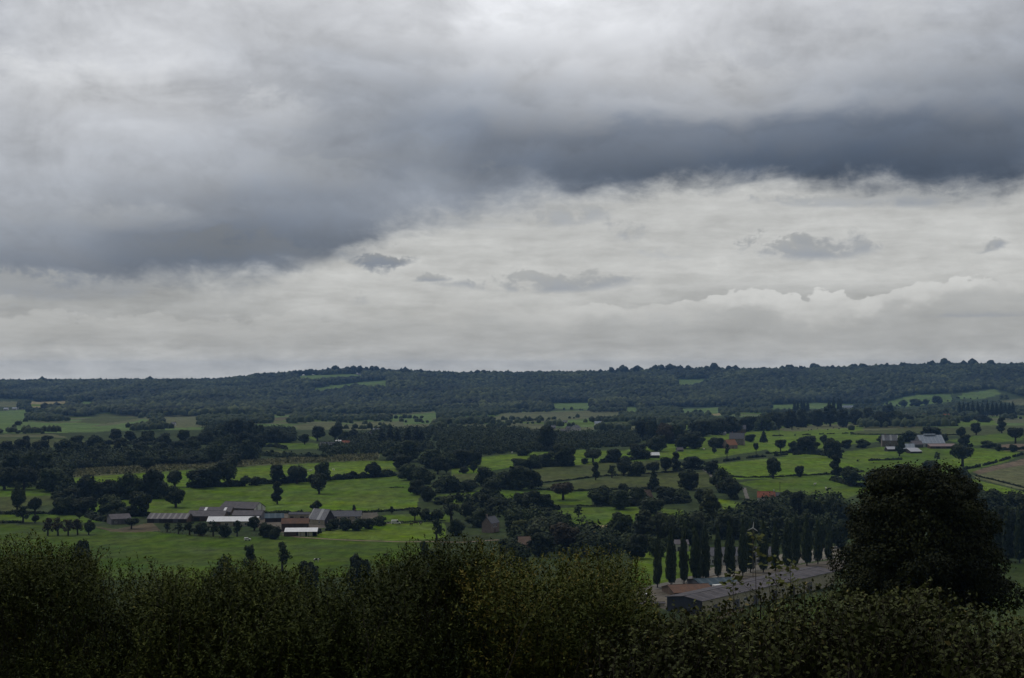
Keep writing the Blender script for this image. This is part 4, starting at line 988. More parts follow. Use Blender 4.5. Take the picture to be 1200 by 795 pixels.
k = (py < foot) & ~inside_any(px, py - 0.3, FARF) & ~inside_any(px, py - 2.4, FARF) & ~inside_any(px, py - 4.2, FARF)
k &= ~((py < 443) & (Y > 5080) & (vnoise(X, Y, 130, 2) < -0.05) & (px > 300) & (px < 1000))       # gaps along the ridge
X, Y, px, py = X[k], Y[k], px[k], py[k]
big = g0.uniform(.62, 1.25, len(X))
H = 15.0 * big * (1 + .25 * vnoise(X, Y, 90, 8)); W_ = 17 * big
crowns_far('hill_forest', X, Y, W_, H, np.clip(.42 + .34 * vnoise(X, Y, 420, 9) + g0.normal(size=len(X)) * .17, .02, .9), M_FOREST)
# hedgerow trees and copses of the far valley floor
X, Y = grid_points(1900, 3900, 13.0)
px, py = far_project(X, Y)
foot = np.interp(px, FOOT_X, FOOT_Y)
cl = vnoise(X, Y, 330, 21) + .6 * vnoise(X, Y, 120, 22) + .35 * vnoise(X, Y, 700, 23)
k = (py >= foot) & (py < 511) & ~inside_any(px, py, FARF) & ~inside_any(px, py - 2.5, FARF) & ~inside_any(px, py - 5, FARF) & (cl > 0.0)
X, Y = X[k], Y[k]
big = g0.uniform(.55, 1.2, len(X))
crowns_far('distant_trees', X, Y, 11.5 * big, 11.0 * big, np.clip(.45 + g0.normal(size=len(X)) * .16, .05, .85), M_MID)
# scattered field trees inside the far meadows
lines = [((16, 503), (33, 494)), ((150, 503), (176, 499)), ((0, 509), (60, 510)), ((440, 495), (515, 497)), ((455, 492.5), (512, 491)), ((560, 499), (640, 497)), ((600, 496), (680, 491)), ((395, 497), (455, 500)), ((345, 497), (395, 494.5)), ((640, 480.5), (735, 483)), ((572, 493), (640, 495)),
         ((1031, 474), (1060, 478)), ((1085, 470.5), (1116, 471)), ((1116, 468), (1150, 468)), ((520, 503), (600, 501)), ((398, 504), (460, 505)), ((795, 485), (846, 485)), ((0, 508.5), (75, 508.5))]
XX, YY = [], []
for (x0, y0), (x1, y1) in lines:
    n = max(3, int(abs(x1 - x0) / 4.2))
    for i in range(n):
        if g0.random() < .72:
            p = at(x0 + (x1 - x0) * (i + g0.uniform(-.4, .4)) / n, y0 + (y1 - y0) * i / n + g0.uniform(-.4, .4))
            XX.append(p[0]); YY.append(p[1])
XX, YY = np.array(XX), np.array(YY); big = g0.uniform(.4, 1.0, len(XX))
crowns_far('meadow_edge_trees', XX, YY, 11 * big, 10.5 * big, np.clip(.45 + g0.normal(size=len(XX)) * .15, .05, .85), M_MID)
# trees along the ridge that stand against the sky
XX, YY = [], []
for px_ in np.arange(-330, 1530, 2.3):
    dens = .95 if (px_ < 510 or 690 < px_ ) else .5
    if g0.random() < dens * (0.75 + .5 * math.sin(px_ / 23.0) * math.sin(px_ / 9.1)):
        u = (px_ - 600) / F; d = 5230 + g0.uniform(-60, 60)
        XX.append(u * d); YY.append(d)
XX, YY = np.array(XX), np.array(YY); big = g0.uniform(.5, 1.1, len(XX)) * (1 + .55 * np.clip(np.sin(XX / 75.0) + np.sin(XX / 31.0 + 1), 0, 2))
crowns_far('ridge_trees', XX, YY, 13 * big, 13 * big, np.clip(.4 + g0.normal(size=len(XX)) * .12, .05, .8), M_DARK)
SKY = [(352, 5), (358, 7), (364, 8), (371, 6), (379, 5), (386, 7), (393, 9), (398, 5), (407, 8), (413, 9), (421, 9), (428, 8), (434, 9), (441, 9), (449, 8), (455, 6), (510, 5), (521, 5), (548, 6), (553, 7), (561, 7), (566, 8), (571, 6), (580, 6), (589, 5), (596, 4), (602, 4), (612, 5), (619, 6), (625, 5), (632, 7), (657, 4), (668, 4), (690, 5), (703, 7), (718, 9), (727, 8), (731, 11), (739, 7), (746, 10), (752, 8), (762, 7), (768, 10), (775, 11), (783, 10), (790, 9), (797, 7), (806, 8), (818, 6), (828, 8), (837, 11), (840, 7), (853, 9), (862, 8), (880, 7), (893, 8), (925, 9), (938, 8), (955, 10), (975, 8), (1000, 9), (1012, 9), (1040, 8), (1060, 8), (1090, 9), (1105, 11), (1112, 9), (1128, 8), (1141, 10), (1160, 9), (1185, 8), (10, 4), (60, 5), (120, 4), (175, 4), (188, 5), (196, 5), (214, 4), (232, 5), (243, 6), (262, 5), (285, 6), (300, 7), (312, 7), (318, 6), (330, 5)]
XX, YY, hh_ = [], [], []
for px_, h_ in SKY:
    for q in range(2):
        u = (px_ + g0.uniform(-2, 2) - 600) / F; d = 5190 + g0.uniform(-40, 40)
        XX.append(u * d); YY.append(d); hh_.append((h_ + g0.uniform(-1.5, .6)) * d / F)
XX, YY, hh_ = np.array(XX), np.array(YY), np.array(hh_)
crowns_far('skyline_trees', XX, YY, hh_ * g0.uniform(.7, 1.1, len(XX)), hh_, np.clip(.3 + g0.normal(size=len(XX)) * .12, .05, .8), M_DARK, True)
# undergrowth of the nearer woods, below and between the trees built one by one
WOODS = [[(-30, 533), (240, 531), (300, 524), (300, 541), (170, 548), (100, 551), (-30, 560)], [(500, 504), (606, 505), (640, 512), (745, 509), (748, 521), (660, 529), (600, 531), (560, 534), (520, 530)], [(440, 506), (500, 505), (505, 530), (440, 532), (380, 530)],
         [(745, 507), (800, 512), (900, 497), (990, 492), (1000, 498), (900, 502), (845, 508), (760, 521)], [(600, 600), (690, 622), (745, 625), (890, 598), (890, 622), (760, 646), (690, 656), (600, 640)], [(888, 592), (990, 585), (990, 638), (890, 642)],
         [(1148, 590), (1230, 588), (1230, 655), (1148, 655)], [(0, 545), (80, 545), (80, 574), (0, 572)], [(70, 575), (200, 570), (190, 582), (75, 586)], [(240, 500), (345, 505), (345, 518), (240, 522)],
         [(372, 526), (440, 523), (445, 532), (385, 535)], [(545, 588), (600, 590), (600, 606), (545, 606)]]
allx, ally = [], []
X, Y = grid_points(560, 2050, 9.5)
px, py = far_project(X, Y)
k = inside_any(px, py, WOODS) & (g0.random(len(X)) < .85)
X, Y = X[k], Y[k]
n = len(X)
hh = g0.uniform(4.6, 9.0, n) * np.where(g0.random(n) < .2, 1.35, 1.0)
m = 96                                              # leaf clumps to each bush
dd_ = unit(g0.normal(size=(n, m, 3))); dd_[..., 2] = np.abs(dd_[..., 2])
P = np.stack([X, Y, ground_z(X, Y)], -1)[:, None] + dd_ * np.stack([hh * .68, hh * .68, hh], -1)[:, None] * g0.uniform(.6, 1.05, (n, m, 1))
N = unit(dd_ + g0.normal(size=(n, m, 3)) * .32)
V, Fc = leaf_quads(P.reshape(-1, 3), N.reshape(-1, 3), .58, g0)
tone = np.clip(.40 + np.repeat(g0.uniform(-.2, .2, n), m) + g0.normal(size=n * m) * .15, 0, .9)
o = link(bpy.data.objects.new('woodland', np_mesh('woodland', V, Fc, M_MID2, tone))); tag(o, kind='stuff')
# maize: a standing crop with a visible edge
gm = np.random.default_rng(8)
poly = [(74, 553), (165, 547), (265, 542), (300, 540.5), (400, 535), (444, 533), (442, 540), (300, 546), (165, 555), (78, 560)]
X, Y = grid_points(1120, 1480, 1.5, .40)
px, py = far_project(X, Y); k = inside_any(px, py, [poly]); X, Y = X[k], Y[k]
P = np.stack([X, Y, ground_z(X, Y) + gm.uniform(.8, 2.3, len(X))], -1)
V, Fc = leaf_quads(P, unit(gm.normal(size=P.shape) + np.array((0, -.4, .9))), .55, gm)
mz = foliage_mat('maize', (0.06, 0.065, 0.022), (0.115, 0.118, 0.045), (0.17, 0.16, 0.07))
o = link(bpy.data.objects.new('maize_crop', np_mesh('maize_crop', V, Fc, mz, gm.uniform(.2, .8, len(Fc))))); tag(o, kind='stuff')
# ------------------------------------------------------------------ buildings
W_CREAM = surf_mat('cream_render', (0.46, 0.42, 0.30), 0.35, 0.8)
W_WHITE = surf_mat('whitewash', (0.66, 0.65, 0.62), 0.25, 0.7)
W_STONE = surf_mat('fieldstone', (0.27, 0.225, 0.18), 0.45, 1.6, (0.15, 0.125, 0.105))
W_PINK = surf_mat('pinkish_stone', (0.30, 0.235, 0.205), 0.4, 1.4, (0.19, 0.15, 0.135))
W_GREY = surf_mat('grey_cladding', (0.15, 0.15, 0.16), 0.3, 0.7, streak=0.2)
W_DARK = surf_mat('dark_boarding', (0.055, 0.048, 0.045), 0.4, 1.2, streak=0.2)
W_BROWN = surf_mat('brown_boarding', (0.12, 0.085, 0.06), 0.4, 1.2, streak=0.2)
W_NAVY = surf_mat('blue_grey_cladding', (0.060, 0.064, 0.078), 0.3, 0.8, streak=0.2)
R_SLATE = surf_mat('slate', (0.115, 0.118, 0.135), 0.4, 1.2, (0.07, 0.07, 0.08), 0.7, spec=0.3)
R_LSLATE = surf_mat('pale_slate', (0.20, 0.205, 0.225), 0.35, 0.9, (0.12, 0.12, 0.135), 0.7, stripes=(7.5, 0.28, (0.36, 0.37, 0.39)), spec=0.3)
R_DKSLATE = surf_mat('dark_slate', (0.070, 0.070, 0.082), 0.4, 1.2, (0.045, 0.045, 0.05), 0.75)
R_STRIPE = surf_mat('weathered_fibre_sheet', (0.165, 0.155, 0.16), 0.35, 0.7, (0.10, 0.095, 0.10), 0.9, stripes=(3.3, 0.36, (0.245, 0.232, 0.23)))
R_SHEET = surf_mat('grey_fibre_sheet', (0.135, 0.125, 0.135), 0.35, 0.6, (0.085, 0.08, 0.085), 0.9)
R_SHEET2 = surf_mat('mauve_grey_sheet', (0.108, 0.098, 0.106), 0.45, 0.30, (0.05, 0.047, 0.05), 0.95, stripes=(6.1, 0.10, (0.135, 0.126, 0.13)))
R_WHITE = surf_mat('pale_sheet_metal', (0.78, 0.79, 0.81), 0.18, 0.5, rough=0.6)
R_BLUE = surf_mat('blue_grey_metal', (0.28, 0.325, 0.385), 0.25, 0.5, rough=0.6, stripes=(4.0, 0.15, (0.34, 0.38, 0.42)))
R_PALE = surf_mat('pale_lilac_sheet', (0.44, 0.455, 0.50), 0.25, 0.5, rough=0.6)
R_TEAL = surf_mat('teal_sheet', (0.050, 0.082, 0.105), 0.35, 0.5, rough=0.7, stripes=(3.5, 0.3, (0.075, 0.105, 0.125)))
R_RUST = surf_mat('rusty_sheet', (0.155, 0.085, 0.055), 0.5, 0.5, (0.085, 0.058, 0.045))
R_TILE = surf_mat('red_clay_tiles', (0.33, 0.115, 0.065), 0.4, 1.1, (0.20, 0.085, 0.06))
R_ORANGE = surf_mat('orange_tiles', (0.36, 0.17, 0.095), 0.35, 1.1)
R_BROWN = surf_mat('brown_tiles', (0.17, 0.12, 0.09), 0.4, 1.0)
M_GLASS = surf_mat('dark_pane', (0.03, 0.035, 0.04), 0.2, 1.0, rough=0.15, spec=0.5)
M_DOOR = surf_mat('grey_door', (0.11, 0.11, 0.115), 0.3, 1.0)
M_DOORB = surf_mat('brown_door', (0.15, 0.10, 0.075), 0.3, 1.0)
M_DOORC = surf_mat('cream_door', (0.55, 0.52, 0.42), 0.2, 1.0)
M_BRICK = surf_mat('chimney_brick', (0.24, 0.13, 0.10), 0.4, 2.0)
M_WHITEP = surf_mat('white_paint', (0.75, 0.75, 0.74), 0.12, 0.8, rough=0.5)
M_TYRE = surf_mat('black_rubber', (0.02, 0.02, 0.02), 0.2, 2.0)
M_METAL = surf_mat('galvanised', (0.45, 0.46, 0.47), 0.2, 1.0, rough=0.45)
M_WOOD = surf_mat('weathered_wood', (0.17, 0.14, 0.11), 0.4, 2.0)

def slab(mb, q, t):
    """a flat sheet of four corners with thickness t, downwards"""
    n = (Vector(q[1]) - Vector(q[0])).cross(Vector(q[3]) - Vector(q[0])).normalized()
    if n.z < 0: n = -n
    lo = [tuple(Vector(p) - n * t) for p in q]
    mb.add(list(q) + lo, [(0, 1, 2, 3), (7, 6, 5, 4), (0, 4, 5, 1), (1, 5, 6, 2), (2, 6, 7, 3), (3, 7, 4, 0)])

def building(name, label, cat, loc, L, Wd, he, hr, yaw, wall, roof, group=None, parts=(), over=.35, mono=False, gable=None, open_front=False):
    """ridge along local x; front = -y; loc = middle of the front wall's foot"""
    c, s = math.cos(yaw), math.sin(yaw)
    root = empty(name, (loc[0] - s * Wd / 2, loc[1] + c * Wd / 2, loc[2]), yaw)
    tag(root, label, cat, group)
    a, b = L / 2, Wd / 2; z0 = -2.5
    mb = MB()
    if mono:
        v = [(-a, -b, z0), (a, -b, z0), (a, b, z0), (-a, b, z0), (-a, -b, he), (a, -b, he), (a, b, hr), (-a, b, hr)]
        fs = [(1, 2, 6, 5), (2, 3, 7, 6), (3, 0, 4, 7)]
        if not open_front: fs.append((0, 1, 5, 4))
        mb.add(v, fs)
    else:
        v = [(-a, -b, z0), (a, -b, z0), (a, b, z0), (-a, b, z0), (-a, -b, he), (a, -b, he), (a, b, he), (-a, b, he), (-a, 0, hr - .12), (a, 0, hr - .12)]
        fs = [(2, 3, 7, 6)]
        if not open_front: fs.append((0, 1, 5, 4))
        mb.add(v, fs)
        mb.add(v, [(1, 2, 6, 9, 5), (3, 0, 4, 8, 7)], 1)
    mb.obj('wall', [wall, gable or wall], root)
    rb = MB(); o = over
    if mono:
        sl = (hr - he) / Wd
        slab(rb, [(-a - o, -b - o, he - sl * o + .14), (a + o, -b - o, he - sl * o + .14), (a + o, b + .1, hr + .14), (-a - o, b + .1, hr + .14)], .12)
    else:
        sl = (hr - he) / b
        slab(rb, [(-a - o, -b - o, he - sl * o + .05), (a + o, -b - o, he - sl * o + .05), (a + o, .01, hr + .05), (-a - o, .01, hr + .05)], .14)
        slab(rb, [(-a - o, b + o, he - sl * o + .05), (a + o, b + o, he - sl * o + .05), (a + o, -.01, hr + .052), (-a - o, -.01, hr + .052)], .14)
        rb.tube([(-a - o, 0, hr + .05), (a + o, 0, hr + .05)], .12, 5)
    rf = rb.obj('roof', roof, root)
    for p in parts:
        k = p[0]
        if k in ('window', 'door'):
            side, x, w, z, h = p[1:6]; m = p[6] if len(p) > 6 else (M_GLASS if k == 'window' else M_DOOR)
            pm = MB(); d = .05
            if side == 'f': pm.box(x - w / 2, -b - d, z, x + w / 2, -b + .02, z + h)
            elif side == 'r': pm.box(a - .02, x - w / 2, z, a + d, x + w / 2, z + h)
            elif side == 'l': pm.box(-a - d, x - w / 2, z, -a + .02, x + w / 2, z + h)
            po = pm.obj(k, m, root)
            if k == 'window' and w > .9:
                fm = MB(); e = .09
                if side == 'f':
                    for x0, x1, z0_, z1_ in ((x - w / 2 - e, x + w / 2 + e, z - e * 1.6, z), (x - w / 2 - e, x + w / 2 + e, z + h, z + h + e), (x - w / 2 - e, x - w / 2, z, z + h), (x + w / 2, x + w / 2 + e, z, z + h), (x - .03, x + .03, z, z + h)):
                        fm.box(x0, -b - .09, z0_, x1, -b - .003, z1_)
                else:
                    sx = 1 if side == 'r' else -1; xa = sx * (a + .003); xb = sx * (a + .09)
                    for y0, y1, z0_, z1_ in ((x - w / 2 - e, x + w / 2 + e, z - e * 1.6, z), (x - w / 2 - e, x + w / 2 + e, z + h, z + h + e), (x - w / 2 - e, x - w / 2, z, z + h), (x + w / 2, x + w / 2 + e, z, z + h)):
                        fm.box(min(xa, xb), y0, z0_, max(xa, xb), y1, z1_)
                fm.obj('frame', M_WHITEP, po)
        elif k == 'chimney':
            x, y, h, w = p[1:5]
            zc = hr - abs(y) * (hr - he) / b
            pm = MB(); pm.box(x - w / 2, y - w / 2, zc - .6, x + w / 2, y + w / 2, hr + h); pm.box(x - w / 2 - .08, y - w / 2 - .08, hr + h, x + w / 2 + .08, y + w / 2 + .08, hr + h + .15)
            pm.tube([(x, y, hr + h + .15), (x, y, hr + h + .5)], .13, 6)
            pm.obj('chimney', p[5] if len(p) > 5 else M_BRICK, rf)
        elif k == 'ridge_vent':
            x, l, w, h = p[1:5]
            pm = MB(); pm.box(x - l / 2, -w / 2, hr - .3, x + l / 2, w / 2, hr + h * .6)
            slab(pm, [(x - l / 2 - .2, -w / 2 - .25, hr + h * .6 + .003), (x + l / 2 + .2, -w / 2 - .25, hr + h * .6 + .003), (x + l / 2 + .2, 0, hr + h), (x - l / 2 - .2, 0, hr + h)], .1)
            slab(pm, [(x - l / 2 - .2, w / 2 + .25, hr + h * .6 + .003), (x + l / 2 + .2, w / 2 + .25, hr + h * .6 + .003), (x + l / 2 + .2, 0, hr + h), (x - l / 2 - .2, 0, hr + h)], .1)
            pm.obj('ridge_vent', roof, rf)
        elif k == 'posts':
            n, m = p[1], p[2]
            for i in range(n):
                pm = MB(); x = -a + .15 + (L - .3) * i / (n - 1)
                pm.box(x - .12, -b + .02, z0, x + .12, -b + .26, he); pm.obj('post', m, root)
        elif k == 'panel':           # a board panel filling a bay of an open front
            x, w, h, m = p[1:5]
            pm = MB(); pm.box(x - w / 2, -b + .3, z0, x + w / 2, -b + .42, h); pm.obj('bay_panel', m, root)
        elif k == 'skylight':
            x, w = p[1:3]; sl = (hr - he) / b
            pm = MB(); slab(pm, [(x - w / 2, -b * .85, he + sl * b * .15 + .10), (x + w / 2, -b * .85, he + sl * b * .15 + .10), (x + w / 2, -b * .1, he + sl * b * .9 + .10), (x - w / 2, -b * .1, he + sl * b * .9 + .10)], .03)
            pm.obj('skylight', R_WHITE, rf)
    return root

def bpx(name, label, cat, x0, x1, ybase, wall_px, roof_px, depth, yaw, wall, roof, **kw):
    """the same with width and heights read off the photograph at the front wall's foot"""
    p = at((x0 + x1) / 2, ybase); m = p[1] / F
    L = (x1 - x0) * m / math.cos(yaw) - kw.pop('shrink', 0)
    return building(name, label, cat, p, L, depth, wall_px * m, (wall_px + roof_px) * m, yaw, wall, roof, **kw)

G1 = 'sheds and barns of the long farm'
bpx('barn', 'small grey barn with a low gable roof at the end of the long farm', 'barn', 132, 152, 614.5, 6.5, 4.5, 12, R(28), W_GREY, R_SHEET, group=G1, parts=[('door', 'f', 1.5, 3, -2, 4.4, M_DOOR), ('window', 'f', -3, 1.2, 1.0, .8)])
bpx('shed', 'long dark shed with a pale striped sheet roof in the long farm', 'shed', 172, 219, 613, 5, 5.0, 13, R(-4), W_DARK, R_STRIPE, group=G1, gable=W_BROWN, parts=[('door', 'l', 0, 4, -2, 4.4, W_DARK), ('door', 'f', -6, 3, -2, 4.2, M_DOOR), ('door', 'f', 5, 3, -2, 4.2, M_DOOR)])
bpx('shed', 'dark brown shed continuing the striped-roof shed of the long farm', 'shed', 219, 262, 611, 6, 5, 13, R(-3), W_BROWN, R_SHEET, group=G1, parts=[('door', 'f', -5, 3.4, -2, 4.2, W_DARK), ('door', 'f', 4, 3.4, -2, 4.2, W_DARK)])
bpx('shed', 'low white-roofed shed with cream walls in front of the long farm', 'shed', 243, 301, 617, 6, 4.2, 12, R(2), W_CREAM, R_WHITE, group=G1, parts=[('door', 'f', -8, 3, -2, 4.2, W_BROWN), ('door', 'f', 2, 3, -2, 4.2, W_BROWN), ('window', 'f', 8, 2, .8, 1.0), ('window', 'f', -3, 2, .8, 1.0)])
bpx('shed', 'dark-roofed shed with white gable panels at the back of the long farm', 'shed', 256, 299, 600, 4.5, 6, 14, R(-20), W_BROWN, R_SHEET, group=G1, gable=W_WHITE, parts=[('door', 'r', -3.4, .7, -2, 6.2, W_BROWN), ('door', 'r', 2.6, .7, -2, 6.2, W_BROWN)])
bpx('shed', 'middle grey-roofed shed half hidden between the long farm roofs', 'shed', 232, 270, 604, 4, 4.5, 12, R(-3), W_BROWN, R_SHEET, group=G1, parts=[('skylight', 6, 1.5), ('skylight', -6, 1.5)])
bpx('shed', 'grey lean-to shed behind the white-roofed shed', 'shed', 272, 306, 609, 5, 4.5, 12, R(-2), W_GREY, R_SHEET, group=G1, parts=[('door', 'f', 2, 3, -2, 4, M_DOOR)])
bpx('shed', 'dark blue-roofed shed between the long farm and the red barn', 'shed', 311, 332, 612, 5, 4.2, 10, R(10), W_DARK, R_TEAL, group=G1, parts=[('door', 'f', 0, 3, -2, 4, W_DARK)])
bpx('barn', 'pale-walled barn with a thin dark roof behind the red barn', 'barn', 338, 362, 609, 6, 1.8, 8, R(0), W_CREAM, R_DKSLATE, group=G1, parts=[('door', 'f', -4, 2, -2, 3.8, W_DARK), ('door', 'f', 2, 2.4, -2, 3.8, W_DARK), ('window', 'f', 5, 1.0, .8, .9)])
bpx('barn', 'steep slate barn with a pale streaked roof and dark gable', 'barn', 361, 381, 615, 6.5, 11, 9.5, R(-32), W_CREAM, R_LSLATE, group=G1, gable=W_DARK, parts=[('window', 'r', -1.5, 1.1, 1.0, 1.0), ('door', 'r', 1.6, 1.8, -2, 4.0, W_DARK), ('window', 'f', 2, 1, 1, 1)])
bpx('farmhouse', 'long dark slate farm building with a pale wall right of the steep barn', 'farm building', 388, 423, 609, 4, 5.6, 8, R(2), W_CREAM, R_SLATE, group=G1, parts=[('door', 'f', -6, 1.2, -2, 4, W_DARK), ('window', 'f', -2.5, 1.1, .6, .9), ('window', 'f', 1.5, 1.1, .6, .9), ('window', 'f', 6, 1.1, .6, .9), ('chimney', 5, 0, .8, .6)])
red = bpx('barn', 'rust-red roofed barn with a pale lean-to facing the lower pasture', 'barn', 330, 361, 623, 9.5, 5, 9, R(5), W_BROWN, R_RUST, group=G1, parts=[('window', 'l', 0, 1.2, 2, 1)])
# its lean-to: an open front with panels in the bays
p = at(352.5, 629); m = p[1] / F
building('lean_to_shed', 'open-fronted lean-to with white sheet roof and cream bay panels', 'lean-to', p, 37 * m, 6, 5.6 * m, 8.6 * m, R(4), W_DARK, R_WHITE, group=G1, mono=True, open_front=True,
         parts=[('posts', 5, M_WOOD), ('panel', -5.6, 6.5, 2.5, M_DOORB), ('panel', .4, 3.6, 2.5, M_DOORC), ('panel', 4.7, 2.8, 2.5, M_DOORC)])
# stone house with the tall gable
p = at(580.5, 624)
building('stone_house', 'tall pinkish stone house with chimney gable among trees', 'house', p, 9, 6.0, 5.4, 8.6, R(62), W_PINK, R_SLATE, parts=[('chimney', -4.2, 0, 1.2, .8, W_PINK), ('window', 'f', 1, 1, 3.2, 1.2), ('window', 'f', -2, 1, 3.2, 1.2), ('door', 'f', -.5, 1, -2, 4.1, M_DOORB)])
bpx('cottage', 'brown-roofed cottage sunk in trees behind the front bushes', 'cottage', 609, 625, 645, 7, 8, 8, R(8), W_STONE, R_BROWN, parts=[('window', 'f', -1, 1, 1, 1), ('door', 'f', 1.2, 1, -2, 4, M_DOORB)])
bpx('barn', 'small barn with a pointed brown roof between round trees', 'barn', 752, 766, 589, 5, 9, 8, R(30), W_STONE, R_BROWN, parts=[('door', 'f', 0, 2, -2, 4.2, M_DOORB)])
# stone farmhouse on the right-hand slope
G2 = 'buildings of the stone farm'
bpx('farmhouse', 'stone farmhouse with grey slate roof and brick chimneys on the slope', 'farmhouse', 855, 871, 522, 8.0, 6.5, 9, R(-18), W_STONE, R_SLATE, group=G2, parts=[('chimney', -5, 0, 1.0, .8), ('chimney', 5, 0, 1.0, .8), ('window', 'f', -3.5, 1.1, 1.0, 1.3), ('window', 'f', 3.5, 1.1, 1.0, 1.3), ('window', 'f', -3.5, 1.1, 4.0, 1.3), ('window', 'f', 3.5, 1.1, 4.0, 1.3), ('window', 'f', 0, 1.1, 4.0, 1.3), ('door', 'f', 0, 1.2, -2, 4.2, M_DOORB)])
bpx('annexe', 'low annexe with an orange tiled roof in front of the stone farmhouse', 'annexe', 853, 865, 526, 4.5, 6, 9, R(35), W_PINK, R_ORANGE, group=G2, parts=[('door', 'f', 0, 1.6, -2, 4.2, M_DOORB), ('window', 'r', 0, 1, 1, 1)])
bpx('barn', 'dark slate barn peeking over the stone farmhouse', 'barn', 856, 874, 508, 5, 4.5, 9, R(-6), W_STONE, R_SLATE, group=G2, parts=[('chimney', -4, 0, 1.0, .8)])
bpx('poly_tunnel', 'long low white-roofed tunnel shed beside the round hedge trees', 'tunnel shed', 755, 773, 537, 3.5, 3, 7, R(3), W_DARK, R_WHITE, parts=[('door', 'r', 0, 2, -2, 4, W_DARK)])
bpx('shed', 'small white low shed by the dark wood above the stone farmhouse', 'shed', 840, 851, 510, 2.2, 1.6, 8, R(0), W_WHITE, R_WHITE, group=G2, parts=[('door', 'f', 0, 3, -2, 3.4, M_DOOR)])
bpx('shed', 'tiny white flat shed at the edge of the wood above the upper pasture', 'shed', 892, 897, 503, 2.0, 1.4, 6, R(0), W_WHITE, R_WHITE, parts=[('door', 'f', 0, 1.6, -2, 3.4, M_DOOR)])
bpx('shed', 'bright white cube-like hut at the edge of the wood above the upper pasture', 'hut', 899, 904, 503, 2.8, 2.2, 5, R(0), W_WHITE, R_WHITE, parts=[('door', 'f', 0, 1.2, -2, 3.8, M_DOOR)])
bpx('shed', 'pale tin shed under the dark wood by the white poly tunnel', 'shed', 794, 801, 529.5, 2.4, 2.4, 6, R(10), W_GREY, R_SHEET, parts=[('door', 'f', 0, 1.6, -2, 3.6, M_DOOR)])
# red-roofed cottage
p = at(898, 588.5); mm = p[1] / F
building('cottage', 'whitewashed cottage with a red tiled roof by the lane', 'cottage', p, 20 * mm, 6.5, 5.6 * mm, 12 * mm, R(-9), W_WHITE, R_TILE, parts=[('window', 'f', -3.5, 1, .8, 1.1), ('window', 'f', 3, 1, .8, 1.1), ('door', 'f', 0, 1, -2, 4, M_DOORB), ('window', 'l', 0, .95, .8, 1.1), ('chimney', 5.0, 0, .9, .7, W_WHITE)])
building('outbuilding', 'grey-roofed stone outbuilding joined to the red-roofed cottage', 'outbuilding', (p[0] + 9.6, p[1] + 1.2, p[2]), 7.5, 6, 5.0 * mm, 10.6 * mm, R(-9), W_STONE, R_SLATE, parts=[('door', 'f', 0, 1.8, -2, 4, M_DOORB)])
# blue-roofed farm
G3 = 'buildings of the blue-roofed farm'
bpx('barn', 'big barn with pale blue-grey metal roof and raised ridge vent', 'barn', 1079, 1108, 524, 4.5, 9, 22, R(4), W_WHITE, R_BLUE, group=G3, gable=W_GREY, parts=[('ridge_vent', 0, 12, 3, 1.1), ('door', 'f', -6, 4, -2, 5, M_DOOR), ('door', 'f', 3, 4, -2, 5, M_DOOR)])
bpx('lean_to_shed', 'pinkish low lean-to along the front of the blue-roofed barn', 'lean-to', 1090, 1122, 526, 2.8, 2.4, 9, R(4), W_BROWN, surf_mat('faded_red_sheet', (0.26, 0.20, 0.19), 0.3, 0.5), group=G3, mono=True, parts=[('door', 'f', -6, 4, -2, 4, W_DARK), ('door', 'f', 5, 4, -2, 4, W_DARK)])
bpx('shed', 'grey sheet shed left against the blue-roofed barn', 'shed', 1070, 1082, 525, 4, 4, 12, R(6), W_GREY, R_SHEET, group=G3, parts=[('door', 'f', 0, 3, -2, 4.4, M_DOOR)])
bpx('shed', 'grey shed with a light sheet roof in front of the blue-roofed farm', 'shed', 1056, 1072, 530, 4, 5.5, 11, R(-6), W_DARK, R_BLUE, group=G3, parts=[('door', 'f', 0, 3, -2, 4.4, W_DARK)])
bpx('shed', 'low pale-roofed shed before the stone house of the blue-roofed farm', 'shed', 1040, 1051, 529, 2.6, 2.6, 8, R(8), W_DARK, R_PALE, group=G3, parts=[('door', 'f', 0, 3, -2, 3.6, W_DARK)])
bpx('shed', 'low tilted pale-roofed shed in front of the blue-roofed barn', 'shed', 1067, 1081, 531.5, 2.2, 3.6, 9, R(14), W_DARK, R_PALE, group=G3, mono=True, parts=[('door', 'f', 0, 3, -2, 3.4, W_DARK)])
bpx('farmhouse', 'old grey stone house with streaked slate roof at the blue-roofed farm', 'farmhouse', 1034, 1052, 523.5, 7.5, 6, 8, R(-6), W_STONE, R_LSLATE, group=G3, parts=[('chimney', -4.5, 0, 1, .8), ('window', 'f', -4, 1.1, 1, 1.2), ('window', 'f', 4, 1.1, 1, 1.2), ('window', 'f', 0, 1.1, 4, 1.2), ('door', 'f', 0, 1.2, -2, 4.2, M_DOORB)])
